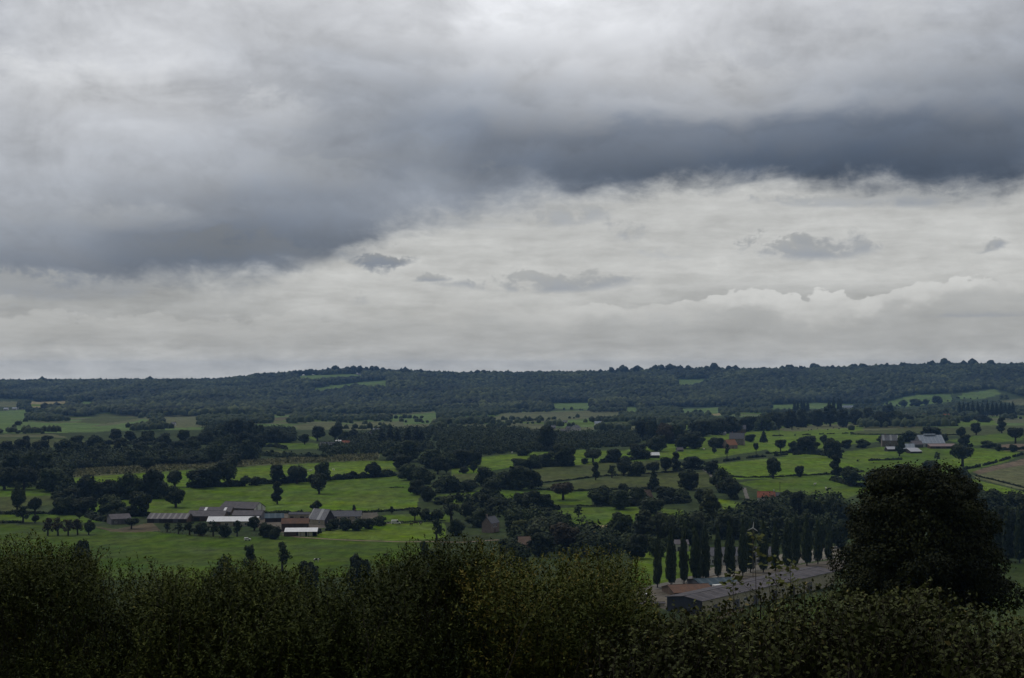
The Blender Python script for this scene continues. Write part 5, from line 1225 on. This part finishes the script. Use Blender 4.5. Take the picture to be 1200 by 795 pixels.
# hamlet on the upper slope, far houses: small, still things with wall, roof, door, window
def far_house(label, x0, x1, yb, wp, rp, wall, roof, yaw=0, dep=9, cat='house', name='house', gable=None, group=None):
    m = at((x0 + x1) / 2, yb)[1] / F; L = (x1 - x0) * m
    ps = [('door', 'f', 0, 1.2, -2, 4.1, M_DOORB)] + [('window', 'f', s * L * .28, 1.1, 1, 1.2) for s in (-1, 1)]
    if name == 'house': ps.append(('chimney', L * .38, 0, .9, .8))
    return bpx(name, label, cat, x0, x1, yb, wp, rp, dep, yaw, wall, roof, gable=gable, group=group, parts=ps)
far_house('pink-walled house with pointed roof in the hamlet on the upper slope', 1105, 1113, 492, 4, 2.6, W_PINK, R_TILE)
far_house('house with an orange-brown roof among trees in the hamlet', 1076, 1084, 491, 2.5, 3.5, W_STONE, R_ORANGE)
far_house('narrow white gabled house left in the hamlet on the upper slope', 1063, 1067, 492, 4, 4, W_WHITE, R_SLATE, R(70))
far_house('pale long house by the slim poplars above the dark wood', 988, 1000, 480, 2.5, 2.2, W_WHITE, R_BLUE)
far_house('small cream house at the right edge of the hamlet', 1086, 1090, 492, 2.5, 2, W_CREAM, R_BROWN)
G4 = 'buildings of the mid-valley farm'
far_house('bright white barn in the mid-valley farm', 393, 399, 523, 4, 3, W_CREAM, R_WHITE, name='barn', cat='barn', group=G4)
far_house('long grey-roofed barns left of the bright white barn', 375, 392, 526, 3.5, 4, W_STONE, R_SLATE, name='barn', cat='barn', group=G4)
far_house('red-roofed house right of the bright white barn', 400, 409, 523, 2.6, 3.6, W_PINK, R_TILE, group=G4)
far_house('white house behind conifers in the middle distance', 437, 444, 508, 3, 2.6, W_WHITE, R_BLUE)
far_house('grey house roof beside the white house behind conifers', 427, 435, 512, 2, 3, W_STONE, R_SLATE)
G5 = 'houses of the valley village'
far_house('bright white gabled house in the valley village', 675, 681, 505, 3.4, 3.2, W_WHITE, R_SLATE, R(60), group=G5)
far_house('long grey-roofed house beside the white gable in the village', 664, 674, 505, 2, 3, W_STONE, R_SLATE, R(8), group=G5)
far_house('low pale-walled house at the front of the valley village', 657, 668, 507, 1.6, 2, W_CREAM, R_SLATE, group=G5)
far_house('small pinkish house at the left end of the valley village', 646, 651, 503, 2, 2, W_PINK, R_SLATE, group=G5)
far_house('blue-grey roofed house right of the valley village', 697, 706, 498, 1.6, 2.4, W_WHITE, R_BLUE, group=G5)
far_house('small white cottage behind the valley village', 660, 665, 496, 1.5, 1.5, W_WHITE, R_SLATE, group=G5)
far_house('white house with a grey roof at the left of the dark tree mass', 36, 46, 561, 3.2, 5, W_WHITE, R_LSLATE)
far_house('small pale shed at the photo edge in the dark trees', -4, 2, 560, 3, 3, W_WHITE, R_SHEET, name='shed', cat='shed')
G6 = 'white houses of the far left village'
for i, (x0, x1, yb, lab) in enumerate([(4, 9, 481, 'leftmost'), (14, 19, 480.5, 'second'), (21, 26, 480, 'third and brightest')]):
    far_house(f'{lab} tiny white house of the far village under the wood', x0, x1, yb, 1.6, 1.4, W_WHITE, R_BLUE, group=G6)
far_house('pinkish house at the foot of the forested hill', 367, 371, 491, 3, 3, W_PINK, R_TILE)
far_house('tiny pale house by the brown field at the hill foot', 386, 390, 488.5, 1.6, 1.6, W_CREAM, R_BROWN)
far_house('tiny white house in the far valley trees by the pale field', 200, 205, 499, 2, 2, W_WHITE, R_SLATE)
far_house('tiny white house by the far valley road', 252, 257, 498, 1.8, 2, W_WHITE, R_SLATE)
far_house('white house with bright wall on the hilltop meadow', 418, 424, 440, 1.2, 1.0, W_WHITE, R_SLATE)
far_house('white hilltop house against the sky', 508, 516, 441, 1.6, 1.0, W_WHITE, R_SLATE)
far_house('long pale hilltop farm near the ridge trees', 563, 572, 440.5, 1.4, 1.2, W_WHITE, R_SLATE)
far_house('white house beside the small field near the ridge', 833, 837, 443.5, 1.4, 1.3, W_WHITE, R_SLATE)
far_house('pale house among trees on the ridge', 1144, 1149, 434, 1.6, 1.4, W_WHITE, R_SLATE)
far_house('brownish-roofed hamlet house high on the forested hill', 714, 721, 448.5, 1.2, 1.6, W_CREAM, R_ORANGE)
far_house('small pale house below the ridge village', 694, 698, 448.5, 1.2, 1.4, W_CREAM, R_BROWN)
far_house('pale ridge village house among tall trees', 752, 758, 438, 1.4, 1.6, W_STONE, R_SLATE)
far_house('second pale ridge village house next to the tall trees', 760, 764, 438, 1.4, 1.4, W_CREAM, R_SLATE)
# ---- works yard by the poplars
A = Vector(at(823, 721)); B = Vector(at(978, 686.5)); A.z = B.z = min(A.z, B.z) if False else A.z
dv = (B - A); Ls = Vector((dv.x, dv.y, 0)).length; yaw = math.atan2(dv.y, dv.x); mid = (A + B) / 2
zb = min(float(ground_z(A.x, A.y)), float(ground_z(B.x, B.y)))
zb = float(ground_z(A.x, A.y))
ps = [('door', 'f', -Ls / 2 + 9, 4.2, -2, 4.6, M_DOOR)] + [('door', 'f', -Ls / 2 + 22 + 13 * k, 3.6, -2, 4.6, M_DOOR) for k in range(5)] + [('window', 'f', -Ls / 2 + 15 + 13 * k, 2.4, 1.6, 1.0) for k in range(5)]
building('long_shed', 'very long shed with cream walls, mauve-grey roof and blue-grey gable', 'shed', (mid.x, mid.y, zb), Ls, 14.5, 4.8, 5.75, yaw, W_CREAM, R_SHEET2, parts=ps, gable=W_NAVY, over=.5)
bpx('shed', 'low rust-brown roofed shed behind the long shed gable', 'shed', 790, 838, 699, 5, 5.5, 15, R(12), W_BROWN, R_RUST, parts=[('door', 'f', 0, 4, -2, 4, W_DARK)])
bpx('shed', 'dark teal-roofed shed between the poplars and the long shed', 'shed', 822, 868, 690, 5, 4, 16, R(14), W_GREY, R_TEAL, parts=[('door', 'f', 4, 4, -2, 4, W_DARK)])
bpx('outbuilding', 'low pale yard building beside the front bushes', 'outbuilding', 752, 779, 711, 4, .8, 1.2, R(10), W_CREAM, R_SHEET, parts=[('door', 'f', 2, 1.2, -2, 3, M_DOOR)])
bpx('house', 'pale long house glimpsed between the poplar trunks', 'house', 826, 908, 662, 11, 8, 10, R(6), W_WHITE, R_SLATE, parts=[('window', 'f', x, 1.1, 1, 1.3) for x in (-12, -7, -2, 3, 8, 13)] + [('door', 'f', 0.4, 1.1, -2, 4.1, M_DOORB)])
bpx('shed', 'white-walled shed seen through the trees above the first poplars', 'shed', 786, 807, 646, 8, 4, 9, R(0), W_WHITE, R_SHEET, parts=[('door', 'f', 0, 2, -2, 4, M_DOOR)])

# ------------------------------------------------------------------ small things
def vehicle(px, py, yaw, label, L=4.6, Wd=1.8, H=2.0, van=True):
    p = at(px, py)
    root = empty('van' if van else 'car', (p[0], p[1], p[2] + .12), yaw); tag(root, label, 'van' if van else 'car')
    mb = MB(); a, b = L / 2, Wd / 2
    prof = [(-a, .35), (a, .35), (a, .95), (a - .9, 1.1), (a - 1.6, H), (-a + .1, H), (-a, 1.0)] if van else [(-a, .35), (a, .35), (a, .8), (a - 1.0, .95), (a - 1.7, H), (-a + .9, H), (-a + .1, 1.0)]
    n = len(prof)
    vs = [(x, -b, z) for x, z in prof] + [(x, b, z) for x, z in prof]
    mb.add(vs, [tuple(range(n)), tuple(range(2 * n - 1, n - 1, -1))] + [(i, i + n, (i + 1) % n + n, (i + 1) % n) for i in range(n)])
    body = mb.obj('body', M_WHITEP, root)
    wm = MB()
    for s in (-1, 1):
        wm.add([(a - 1.55, s * (b + .01), H - .12), (a - 1.0, s * (b + .01), 1.15), (a - 2.4, s * (b + .01), 1.15), (a - 2.4, s * (b + .01), H - .12)], [(0, 1, 2, 3)])
    wm.add([(a - .93, -b + .12, 1.14), (a - .93, b - .12, 1.14), (a - 1.53, b - .12, H - .08), (a - 1.53, -b + .12, H - .08)], [(0, 1, 2, 3)])
    wm.obj('windscreen', M_GLASS, root)
    for sx in (-1, 1):
        for sy in (-1, 1):
            w = MB(); w.tube([(sx * (a - .85), sy * (b - .12), .33), (sx * (a - .85), sy * (b + .06), .33)], .33, 12); w.obj('wheel', M_TYRE, root)
vehicle(464, 614.5, R(10), 'white van parked on the stony track right of the farm', 5.4, 2.0, 2.3)
vehicle(905, 589.5, R(-5), 'white car parked in front of the red-roofed cottage', 4.4, 1.75, 1.5, False)
vehicle(844, 693.5, R(25), 'white van parked between the teal shed and the long shed', 6.2, 2.1, 2.6)
vehicle(290, 634, R(15), 'small white trailer-like van at the edge of the lower pasture', 3.4, 1.6, 1.6)
vehicle(757, 703, R(80), 'white van glimpsed beside the front bushes at the yard wall', 4.8, 1.9, 2.2)

def turbine(px, yhub, ybase):
    x, y, z = at(px, ybase); H = (ybase - yhub) * y / F
    root = empty('wind_turbine', (x, y, z)); tag(root, 'small white three-bladed wind turbine among the poplars', 'wind turbine')
    mb = MB(); mb.tube([(0, 0, -.5), (0, 0, H)], [.16, .09], 8); mb.obj('mast', M_WOOD, root)
    mb = MB(); mb.tube([(0, -.55, H), (0, -.35, H), (0, .7, H)], [.08, .24, .14], 8); mb.obj('hub', M_WHITEP, root)
    for k in range(3):
        a = R(84 + 120 * k); d = Vector((math.cos(a), 0, math.sin(a))); t = Vector((-d.z, 0, d.x))
        b = MB(); c = Vector((0, -.48, H)); L = 2.4
        ring = []
        for s, w in ((.0, .10), (.18, .22), (.6, .16), (1, .06)):
            q = c + d * (L * s); ring += [q - t * w, q + Vector((0, -.05, 0)), q + t * w, q + Vector((0, .05, 0))]
        fs = [(i * 4 + k2, i * 4 + (k2 + 1) % 4, i * 4 + 4 + (k2 + 1) % 4, i * 4 + 4 + k2) for i in range(3) for k2 in range(4)] + [(3, 2, 1, 0), (12, 13, 14, 15)]
        b.add(ring, fs); b.obj('blade', M_WHITEP, root)
turbine(882.5, 619, 681)

def pole(px, yt, yb, label):
    x, y, z = at(px, yb); H = (yb - yt) * y / F
    root = empty('utility_pole', (x, y, z)); tag(root, label, 'pole')
    mb = MB(); mb.tube([(0, 0, -.4), (0, 0, H)], [.22, .15], 7); mb.obj('post', M_WOOD, root)
    mb = MB(); mb.box(-.8, -.08, H - .5, .8, .08, H - .36)
    for s in (-.7, 0, .7): mb.tube([(s, 0, H - .36), (s, 0, H - .12)], .05, 5)
    mb.obj('crossarm', M_WOOD, root)
pole(913, 503, 513.5, 'wooden utility pole standing in the upper pasture')
pole(569 + 345, 565, 576, 'wooden utility pole in the pasture above the red-roofed cottage')
pole(1144 , 574, 590, 'wooden utility pole among the trees below the pale field') if False else None

# fence of posts and rails along the shrubs of the long farm
def fence(pts, label, step=3.0, H=1.2):
    P = [Vector(at(*p)) for p in pts]; L = [0]
    for a, b in zip(P, P[1:]): L.append(L[-1] + (b - a).length)
    n = int(L[-1] / step); t = np.linspace(0, L[-1], n)
    X = np.interp(t, L, [p.x for p in P]); Y = np.interp(t, L, [p.y for p in P]); Z = ground_z(X, Y)
    o = Vector((X[0], Y[0], Z[0]))
    root = empty('fence', o); tag(root, label, 'fence')
    for i in range(n):
        mb = MB(); c = Vector((X[i], Y[i], Z[i])) - o; mb.box(c.x - .09, c.y - .09, c.z - .3, c.x + .09, c.y + .09, c.z + H); mb.obj('post', M_WOOD, root)
    for h in (.5, 1.0):
        mb = MB()
        for i in range(n - 1):
            mb.tube([(X[i] - o.x, Y[i] - o.y - .11, Z[i] - o.z + h), (X[i + 1] - o.x, Y[i + 1] - o.y - .11, Z[i + 1] - o.z + h)], .05, 4)
        mb.obj('rail', M_WOOD, root)
fence([(186, 624), (210, 626.5), (235, 629), (262, 632)], 'weathered post and rail fence below the long farm shrubs')
fence([(295, 627), (306, 628.5), (318, 630)], 'short grey board fence beside the garden shrubs')

# ------------------------------------------------------------------ cattle
def cow_mesh():
    me = bpy.data.meshes.new('cow'); bm = bmesh.new()
    J = [(-.85, 0, 1.15, .30), (-.35, 0, 1.10, .40), (.25, 0, 1.10, .40), (.75, 0, 1.18, .30), (1.10, 0, 1.30, .19), (1.38, 0, 1.38, .16), (1.68, 0, 1.18, .10)]
    E_ = [(0, 1), (1, 2), (2, 3), (3, 4), (4, 5), (5, 6)]
    for (x, pa) in ((-.78, 0), (.68, 3)):
        for s in (-1, 1):
            b0 = len(J); hind = x < 0
            J += [(x, s * .22, .80, .16), (x + (-.12 if hind else .04), s * .23, .45, .085), (x + (.0 if hind else .02), s * .23, .06, .075)]
            E_ += [(pa, b0), (b0, b0 + 1), (b0 + 1, b0 + 2)]
    for s in (-1, 1):
        b0 = len(J); J.append((1.34, s * .24, 1.47, .05)); E_.append((5, b0))
    b0 = len(J); J += [(-1.12, 0, 1.15, .05), (-1.18, 0, .65, .03)]; E_ += [(0, b0), (b0, b0 + 1)]
    me.from_pydata([j[:3] for j in J], E_, [])
    o = link(bpy.data.objects.new('cow_tmp', me))
    md = o.modifiers.new('skin', 'SKIN')
    for v, j in zip(me.skin_vertices[0].data, J): v.radius = (j[3], j[3])
    me.skin_vertices[0].data[1].use_root = True
    o.modifiers.new('sub', 'SUBSURF').levels = 1
    dg = bpy.context.evaluated_depsgraph_get()
    out = bpy.data.meshes.new_from_object(o.evaluated_get(dg))
    bpy.data.objects.remove(o)
    out.name = 'cow'
    return out
COW = cow_mesh()
def hide_mat(name, a, b, sc):
    m, nt, bs = new_mat(name, .8)
    tc_ = nt.nodes.new('ShaderNodeTexCoord'); n = nt.nodes.new('ShaderNodeTexNoise'); n.inputs['Scale'].default_value = sc; n.inputs['Detail'].default_value = 1
    nt.links.new(tc_.outputs['Object'], n.inputs[0]); r = ramp_node(nt, [(.49, a), (.51, b)], n.outputs['Fac']); nt.links.new(r.outputs[0], bs.inputs['Base Color']); return m
H_PIED = hide_mat('black_and_white_hide', (0.03, 0.028, 0.026), (0.72, 0.70, 0.66), 1.0)
H_WHITE = hide_mat('white_hide', (0.70, 0.68, 0.63), (0.62, 0.60, 0.55), .8)
H_DARK = hide_mat('dark_hide', (0.035, 0.025, 0.02), (0.05, 0.035, 0.026), .8)
COWS = [(371, 659, 'p', 'black and white cow grazing alone in the lower pasture'), (452, 653, 'd', 'dark cow just above the front bushes in the lower pasture'),
        (391, 552, 'w', 'white cow resting by the hedge of the bright pasture'), (364, 553, 'w', 'white cow standing near round hedge trees in the bright pasture'),
        (968, 574, 'w', 'white cow in the pasture right of the red-roofed cottage'), (972, 574.5, 'd', 'dark cow beside the white one right of the red-roofed cottage'), (955, 569, 'w', 'distant white cow alone in the pasture right of the cottage'),
        (825, 527.5, 'w', 'white cow in the pasture below the stone farmhouse'),
        (487, 615, 'd', 'leftmost dark cow by the paddock hedge right of the white van'), (493, 615.5, 'p', 'pied cow between the dark ones by the paddock hedge'), (482, 616.5, 'd', 'dark cow nearest the white van'),
        (562, 531, 'w', 'white cow at the hedge of the central pasture'), (600, 531.5, 'w', 'white cow far along the central pasture hedge')]
for i, (px, py, k, lab) in enumerate(COWS):
    x, y, z = at(px, py)
    o = link(bpy.data.objects.new('cow', COW)); o.location = (x, y, z + .02); o.rotation_euler = (0, 0, R((i * 67) % 360)); o.scale = (1.15,) * 3
    if not o.data.materials: o.data.materials.append(H_DARK)
    o.material_slots[0].link = 'OBJECT'; o.material_slots[0].material = {'p': H_PIED, 'w': H_WHITE, 'd': H_DARK}[k]
    tag(o, lab, 'cow', 'cattle in the pastures')
gc = random.Random(4)
for i in range(12):
    x, y, z = at(930 + i * 7.5 + gc.uniform(-3, 3), 505 - i * .32 + gc.uniform(-1.0, 1.6))
    o = link(bpy.data.objects.new('cow', COW)); o.location = (x, y, z + .02); o.rotation_euler = (0, 0, gc.uniform(0, 6.28)); o.scale = (1.3,) * 3
    o.material_slots[0].link = 'OBJECT'; o.material_slots[0].material = H_DARK
    tag(o, 'distant dark cow grazing in the upper pasture below the dark wood', 'cow', 'dark cattle in the upper pasture')
# ------------------------------------------------------------------ bushes in front of the camera
M_WIL = foliage_mat('bush_leaves', (0.012, 0.019, 0.004), (0.040, 0.055, 0.010), (0.108, 0.124, 0.026), (0.17, 0.14, 0.028))
M_BRA = foliage_mat('bramble_leaves', (0.016, 0.021, 0.006), (0.046, 0.056, 0.015), (0.095, 0.108, 0.032), (0.16, 0.13, 0.04))
M_OAK = foliage_mat('oak_leaves', (0.008, 0.011, 0.004), (0.022, 0.027, 0.009), (0.052, 0.060, 0.018))
M_TWIG = surf_mat('twig_bark', (0.048, 0.042, 0.033), 0.4, 8.0)

def leaf_blades(P, Dr, Nn, length, width, g, fold=.25):
    """a pointed leaf of two folded halves: base P, direction Dr, face normal Nn"""
    s = unit(np.cross(Dr, Nn)); n_ = np.cross(s, Dr)
    l = length[:, None]; w = width[:, None]
    m = P + Dr * l * .45 - n_ * w * fold
    V = np.stack([P, m + s * w * .5 + n_ * w * fold, P + Dr * l - n_ * l * .12, m - s * w * .5 + n_ * w * fold], 1)
    return V.reshape(-1, 3), np.arange(4 * len(P)).reshape(-1, 4)

def shoot_bush(name, label, cat, group, x0, x1, top, Dc, Dw, n, K, L, lw, mat, seed, tip_up=.62, slen=(.4, .8), fill_y=815, twig_every=3, clump=.56, tone0=.42):
    """many leafy shoots whose tips fill the volume under the outline top(px) between two depths"""
    g = np.random.default_rng(seed)
    # rounded masses of shoots, so that the face of the bush has lit humps and dark hollows
    nc = max(18, n // 40)
    cx_ = g.uniform(x0, x1, nc); ct = top(cx_); cq = g.random(nc) ** 1.15
    cy_ = ct + 16 + cq * (fill_y - ct - 10); cD = Dc + g.uniform(-.5, .5, nc) * Dw - .5 * cq
    ctone = g.normal(size=nc) * .12
    i = g.integers(0, nc, n)
    D = cD[i]; u = (cx_[i] - 600) / F
    cen = np.stack([u * D, D, -(cy_[i] - 430) * D / F], -1)
    ov = unit(g.normal(size=(n, 3)) + np.array((0, -.25, .45)))
    tip = cen + ov * (clump * g.uniform(.45, 1.05, (n, 1))) * np.array((1.15, 1.0, .85))
    # keep the outline: nothing much above it but single sprigs
    tp_px = 600 + F * tip[:, 0] / tip[:, 1]; tp_y = 430 - F * tip[:, 2] / tip[:, 1]
    lim = top(tp_px) - np.where(g.random(n) < .06, g.exponential(10, n), g.uniform(0, 3, n))
    low = tp_y < lim
    tip[low, 2] = -(lim[low] - 430) * tip[low, 1] / F
    ln = g.uniform(*slen, n)
    dirv = unit(ov * .55 + np.stack([g.normal(size=n) * .25, g.normal(size=n) * .25, np.full(n, tip_up)], -1))
    base = tip - dirv * ln[:, None]
    bend = unit(g.normal(size=(n, 3))) * .08
    t = np.linspace(.12, 1.0, K)[None, :, None]
    P = base[:, None] + (tip - base)[:, None] * t + bend[:, None] * (4 * t * (1 - t))
    ax = dirv[:, None].repeat(K, 1)
    side = unit(np.cross(ax, g.normal(size=(n, K, 3))))
    Dr = unit(ax * g.uniform(.25, 1.0, (n, K, 1)) + side * g.uniform(.5, 1.0, (n, K, 1)))
    Nn = unit(np.cross(np.cross(Dr, np.array((0, 0, 1.0))), Dr) + g.normal(size=(n, K, 3)) * .45)
    sc = (1.12 - .5 * t[..., 0]) * g.uniform(.6, 1.15, (n, K))
    V, Fc = leaf_blades(P.reshape(-1, 3), Dr.reshape(-1, 3), Nn.reshape(-1, 3), (L * sc).ravel(), (lw * sc).ravel(), g)
    tone = np.repeat(g.normal(size=n) * .09 + ctone[i], K) + g.normal(size=n * K) * .15 + tone0 + np.tile(np.linspace(-.05, .10, K), n)
    tone = np.where(g.random(n * K) < .006, 1.0, np.clip(tone, 0, .93))
    cx = .5 * (x0 + x1); o = (( cx - 600) / F * Dc, Dc, float(ground_z((cx - 600) / F * Dc, Dc)))
    root = empty(name, o); tag(root, label, cat, group)
    f = link(bpy.data.objects.new('foliage', np_mesh('foliage', V - np.array(o), Fc, mat, tone)), root)
    mb = MB(); oo = Vector(o)
    for i_ in range(0, n, twig_every):
        b = Vector(base[i_]) - oo; tp = Vector(tip[i_]) - oo; md = (b + tp) / 2 + Vector(bend[i_])
        dn = b + Vector((g.normal() * .12, g.normal() * .12, -.5))
        mb.tube([dn, b, md, tp], [.006, .005, .0035, .0015], 3)
    for k in range(5):                               # the stems that carry the bush
        px_ = x0 + (x1 - x0) * (k + .5) / 5; X = (px_ - 600) / F * Dc; z0 = float(ground_z(X, Dc))
        yb = float(top(np.array([px_]))[0]) + 45; zt = -(yb - 430) * Dc / F
        a = Vector((X * .97, Dc + 1.2, z0 - .5)) - oo; c = Vector((X + g.normal() * .2, Dc + 1.1 + g.normal() * .3, zt - .1)) - oo
        mb.tube([a, a.lerp(c, .5) + Vector((g.normal() * .1, g.normal() * .1, 0)), c], [.035, .022, .008], 6)
    mb.obj('branchwork', M_TWIG, root)
    return root

def outline(xs, ys, amp=5.0):
    def f(px):
        px = np.asarray(px, float)
        return np.interp(px, xs, ys) + amp * (np.sin(px / 7.3) * .5 + np.sin(px / 17.0 + 2) * .6 + np.sin(px / 3.1) * .25)
    return f
TOP_L = outline([-40, 0, 40, 65, 100, 150, 200, 235, 262, 300, 330, 365, 385, 420, 450, 470, 500, 530, 560, 590, 620, 650, 700, 735, 750, 762, 775], [626, 626, 628, 640, 640, 646, 662, 670, 660, 654, 666, 674, 670, 662, 654, 642, 632, 624, 632, 645, 656, 644, 641, 645, 652, 684, 732])
LB = [(-45, 95, 18.6, 'leafy olive bush at the very edge of the front hedge'), (60, 225, 18.0, 'olive bush with upright sprigs below the orchard patch'), (190, 345, 17.6, 'lower olive bush in the dip of the front hedge'),
      (310, 470, 17.2, 'olive bush in front of the lower pasture track'), (430, 600, 17.8, 'tall rounded olive bush at the middle of the front hedge'), (570, 765, 17.0, 'tallest yellowish bush at the right end of the front hedge')]
for i, (x0, x1, D, lab) in enumerate(LB):
    shoot_bush('bush', lab, 'bush', 'leafy bushes of the front hedge', x0, x1, TOP_L, D, 3.4, 2900 if i < 5 else 3300, 24, .068, .025, M_WIL, 40 + i, tone0=.46 if i < 5 else .52, twig_every=9)
TOP_R = outline([740, 765, 800, 840, 860, 880, 905, 930, 960, 1000, 1030, 1060, 1090, 1120, 1150, 1180, 1200, 1240], [730, 720, 718, 708, 692, 684, 678, 679, 686, 704, 702, 688, 685, 697, 704, 714, 726, 735], 7)
RB = [(735, 850, 15.6, 'low dark bramble bush at the foot of the tall front bush'), (820, 950, 14.6, 'broad-leaved bramble bush in front of the long shed'), (920, 1050, 15.0, 'tangled bramble bush with bare twigs below the long shed end'), (1010, 1135, 13.6, 'round-leaved bush in front of the big dark oak'), (1100, 1245, 14.2, 'dark bramble bush at the corner beyond the big oak')]
for i, (x0, x1, D, lab) in enumerate(RB):
    shoot_bush('bramble', lab, 'bramble bush', 'brambles in the near corner', x0, x1, TOP_R, D, 3.0, 760, 13, .074, .058, M_BRA, 70 + i, tip_up=.75, slen=(.4, .9), twig_every=1, tone0=.40)
# two thin sprigs that rise above the brambles
def sprig(px, yt, yb, D, label, k):
    g = np.random.default_rng(900 + k)
    top_ = Vector(((px - 600) / F * D, D, -(yt - 430) * D / F)); bot = Vector(((px + 1 - 600) / F * D, D, float(ground_z((px - 600) / F * D, D))))
    root = empty('sapling', bot); tag(root, label, 'sapling')
    mb = MB(); v = top_ - bot; mb.tube([(0, 0, 0), v * .5 + Vector((.02, 0, 0)), v], [.009, .006, .002], 5); mb.obj('stem', M_TWIG, root)
    n = 34; hgt = (yb - yt) * D / F
    t = g.random(n); P = np.array([list(v - Vector((0, 0, hgt * tt))) for tt in t])
    a = g.uniform(0, 6.28, n); Dr = unit(np.stack([np.cos(a), np.sin(a), g.uniform(-.3, .6, n)], -1))
    P = P + Dr * g.uniform(0, .09, (n, 1)) * (.4 + t[:, None])
    Nn = unit(g.normal(size=(n, 3)) * .5 + np.array((0, -.4, .8)))
    V, Fc = leaf_blades(P, Dr, Nn, g.uniform(.05, .085, n), g.uniform(.04, .06, n), g)
    link(bpy.data.objects.new('foliage', np_mesh('foliage', V, Fc, M_YELL, g.uniform(.3, .8, n))), root)
sprig(884, 624, 662, 14.8, 'tall thin yellow-green sapling rising before the poplars', 0)
sprig(858, 668, 690, 14.4, 'short yellow-green sapling over the teal shed roof', 1)
sprig(908, 652, 684, 15.0, 'leafy sapling right of the tallest one before the poplars', 2)
sprig(925, 658, 690, 15.2, 'rightmost sapling before the poplars', 3)

# ------------------------------------------------------------------ the big oak
def big_oak(px, yt, yb_crown, wpx, D):
    g = np.random.default_rng(5)
    X = (px - 600) / F * D; zg = float(ground_z(X, D)); z1 = -(yt - 430) * D / F; z0 = -(yb_crown - 430) * D / F
    o = np.array((X, D, zg)); w = wpx * D / F
    root = empty('oak_tree', o); tag(root, 'huge dark oak with a broad dense crown behind the brambles', 'tree')
    H = z1 - zg; zc = z0 - zg
    L = []
    NL = 120
    for k in range(NL):
        e = (k + .5) / NL
        a = k * 2.399963 + g.uniform(-.4, .4)
        # the crown: widest two fifths up, a rounded top, a ragged skirt
        prof = math.sqrt(1 - (.955 * e) ** 2) * (1 if e > .12 else .86 + e)
        r = w * .5 * prof * .86 * g.uniform(.70, 1.06)
        z = zc + (H - zc) * (.03 + .92 * e) + g.normal() * .3
        L.append(((r * math.cos(a), r * math.sin(a), z), g.uniform(.6, 1.5) * np.array((1.1, 1.1, .72))))
    L.append(((0, 0, zc + (H - zc) * .45), np.array((w * .38, w * .38, (H - zc) * .47))))
    C = np.array([l[0] for l in L]); S = np.array([l[1] for l in L])
    ar = S[:, 0] * S[:, 1]; ar[-1] *= 2.2
    n = 105000
    i = g.choice(len(L), n, p=ar / ar.sum()); d = unit(g.normal(size=(n, 3)))
    P = C[i] + d * S[i] * g.uniform(.5, 1.08, (n, 1)) ** .5
    k = g.choice(n, n // 14, replace=False); P[k] += d[k] * g.uniform(.1, .55, (n // 14, 1))
    Nn = unit(d + np.array((0, 0, .35)) + g.normal(size=(n, 3)) * .6)
    Dr = unit(np.cross(Nn, g.normal(size=(n, 3))))
    V, Fc = leaf_blades(P, Dr, Nn, g.uniform(.13, .25, n), g.uniform(.10, .17, n), g)
    lt = g.uniform(-.22, .22, len(L)); tone = np.clip(.42 + lt[i] + g.normal(size=n) * .16, 0, .93)
    link(bpy.data.objects.new('crown', np_mesh('crown', V, Fc, M_OAK, tone)), root)
    mb = MB(); mb.tube([(0, 0, -.5), (0, 0, .4), (.1, 0, zc + .8), (.2, .1, H * .75)], [.62, .48, .38, .12], 10)
    for k in range(0, 120, 3):
        q = Vector(L[k][0]); b = Vector((.1, 0, min(max(zc * .8, q.z * .55), H * .7)))
        mb.tube([b, b.lerp(q, .5) + Vector((0, 0, .25)), q, q * 1.0 + (q - b).normalized() * .7], [.16, .10, .05, .015], 5)
    mb.obj('trunk', M_BARK, root)
big_oak(1077, 550, 712, 208, 94)
# ------------------------------------------------------------------ air
def build_haze():
    mb = MB(); mb.box(-13000, -13000, -130, 13000, 6600, 24)
    m = bpy.data.materials.new('haze'); m.use_nodes = True; nt = m.node_tree
    for n in list(nt.nodes):
        if n.type == 'BSDF_PRINCIPLED': nt.nodes.remove(n)
    out = [n for n in nt.nodes if n.type == 'OUTPUT_MATERIAL'][0]
    v = nt.nodes.new('ShaderNodeVolumePrincipled')
    v.inputs['Color'].default_value = (0.28, 0.54, 1.0, 1); v.inputs['Density'].default_value = HAZE_D
    v.inputs['Anisotropy'].default_value = 0.2
    nt.links.new(v.outputs[0], out.inputs['Volume'])
    tag(mb.obj('haze', m), kind='stuff')
HAZE_D = 5.0e-5
build_haze()
cy = SC.cycles
cy.max_bounces = 5; cy.diffuse_bounces = 2; cy.glossy_bounces = 2; cy.transmission_bounces = 2; cy.transparent_max_bounces = 4; cy.volume_bounces = 0
cy.caustics_reflective = False; cy.caustics_refractive = False
cy.use_denoising = True
try:
    cy.denoiser = 'OPENIMAGEDENOISE'; cy.denoising_input_passes = 'RGB_ALBEDO_NORMAL'; cy.denoising_prefilter = 'ACCURATE'
except Exception: pass
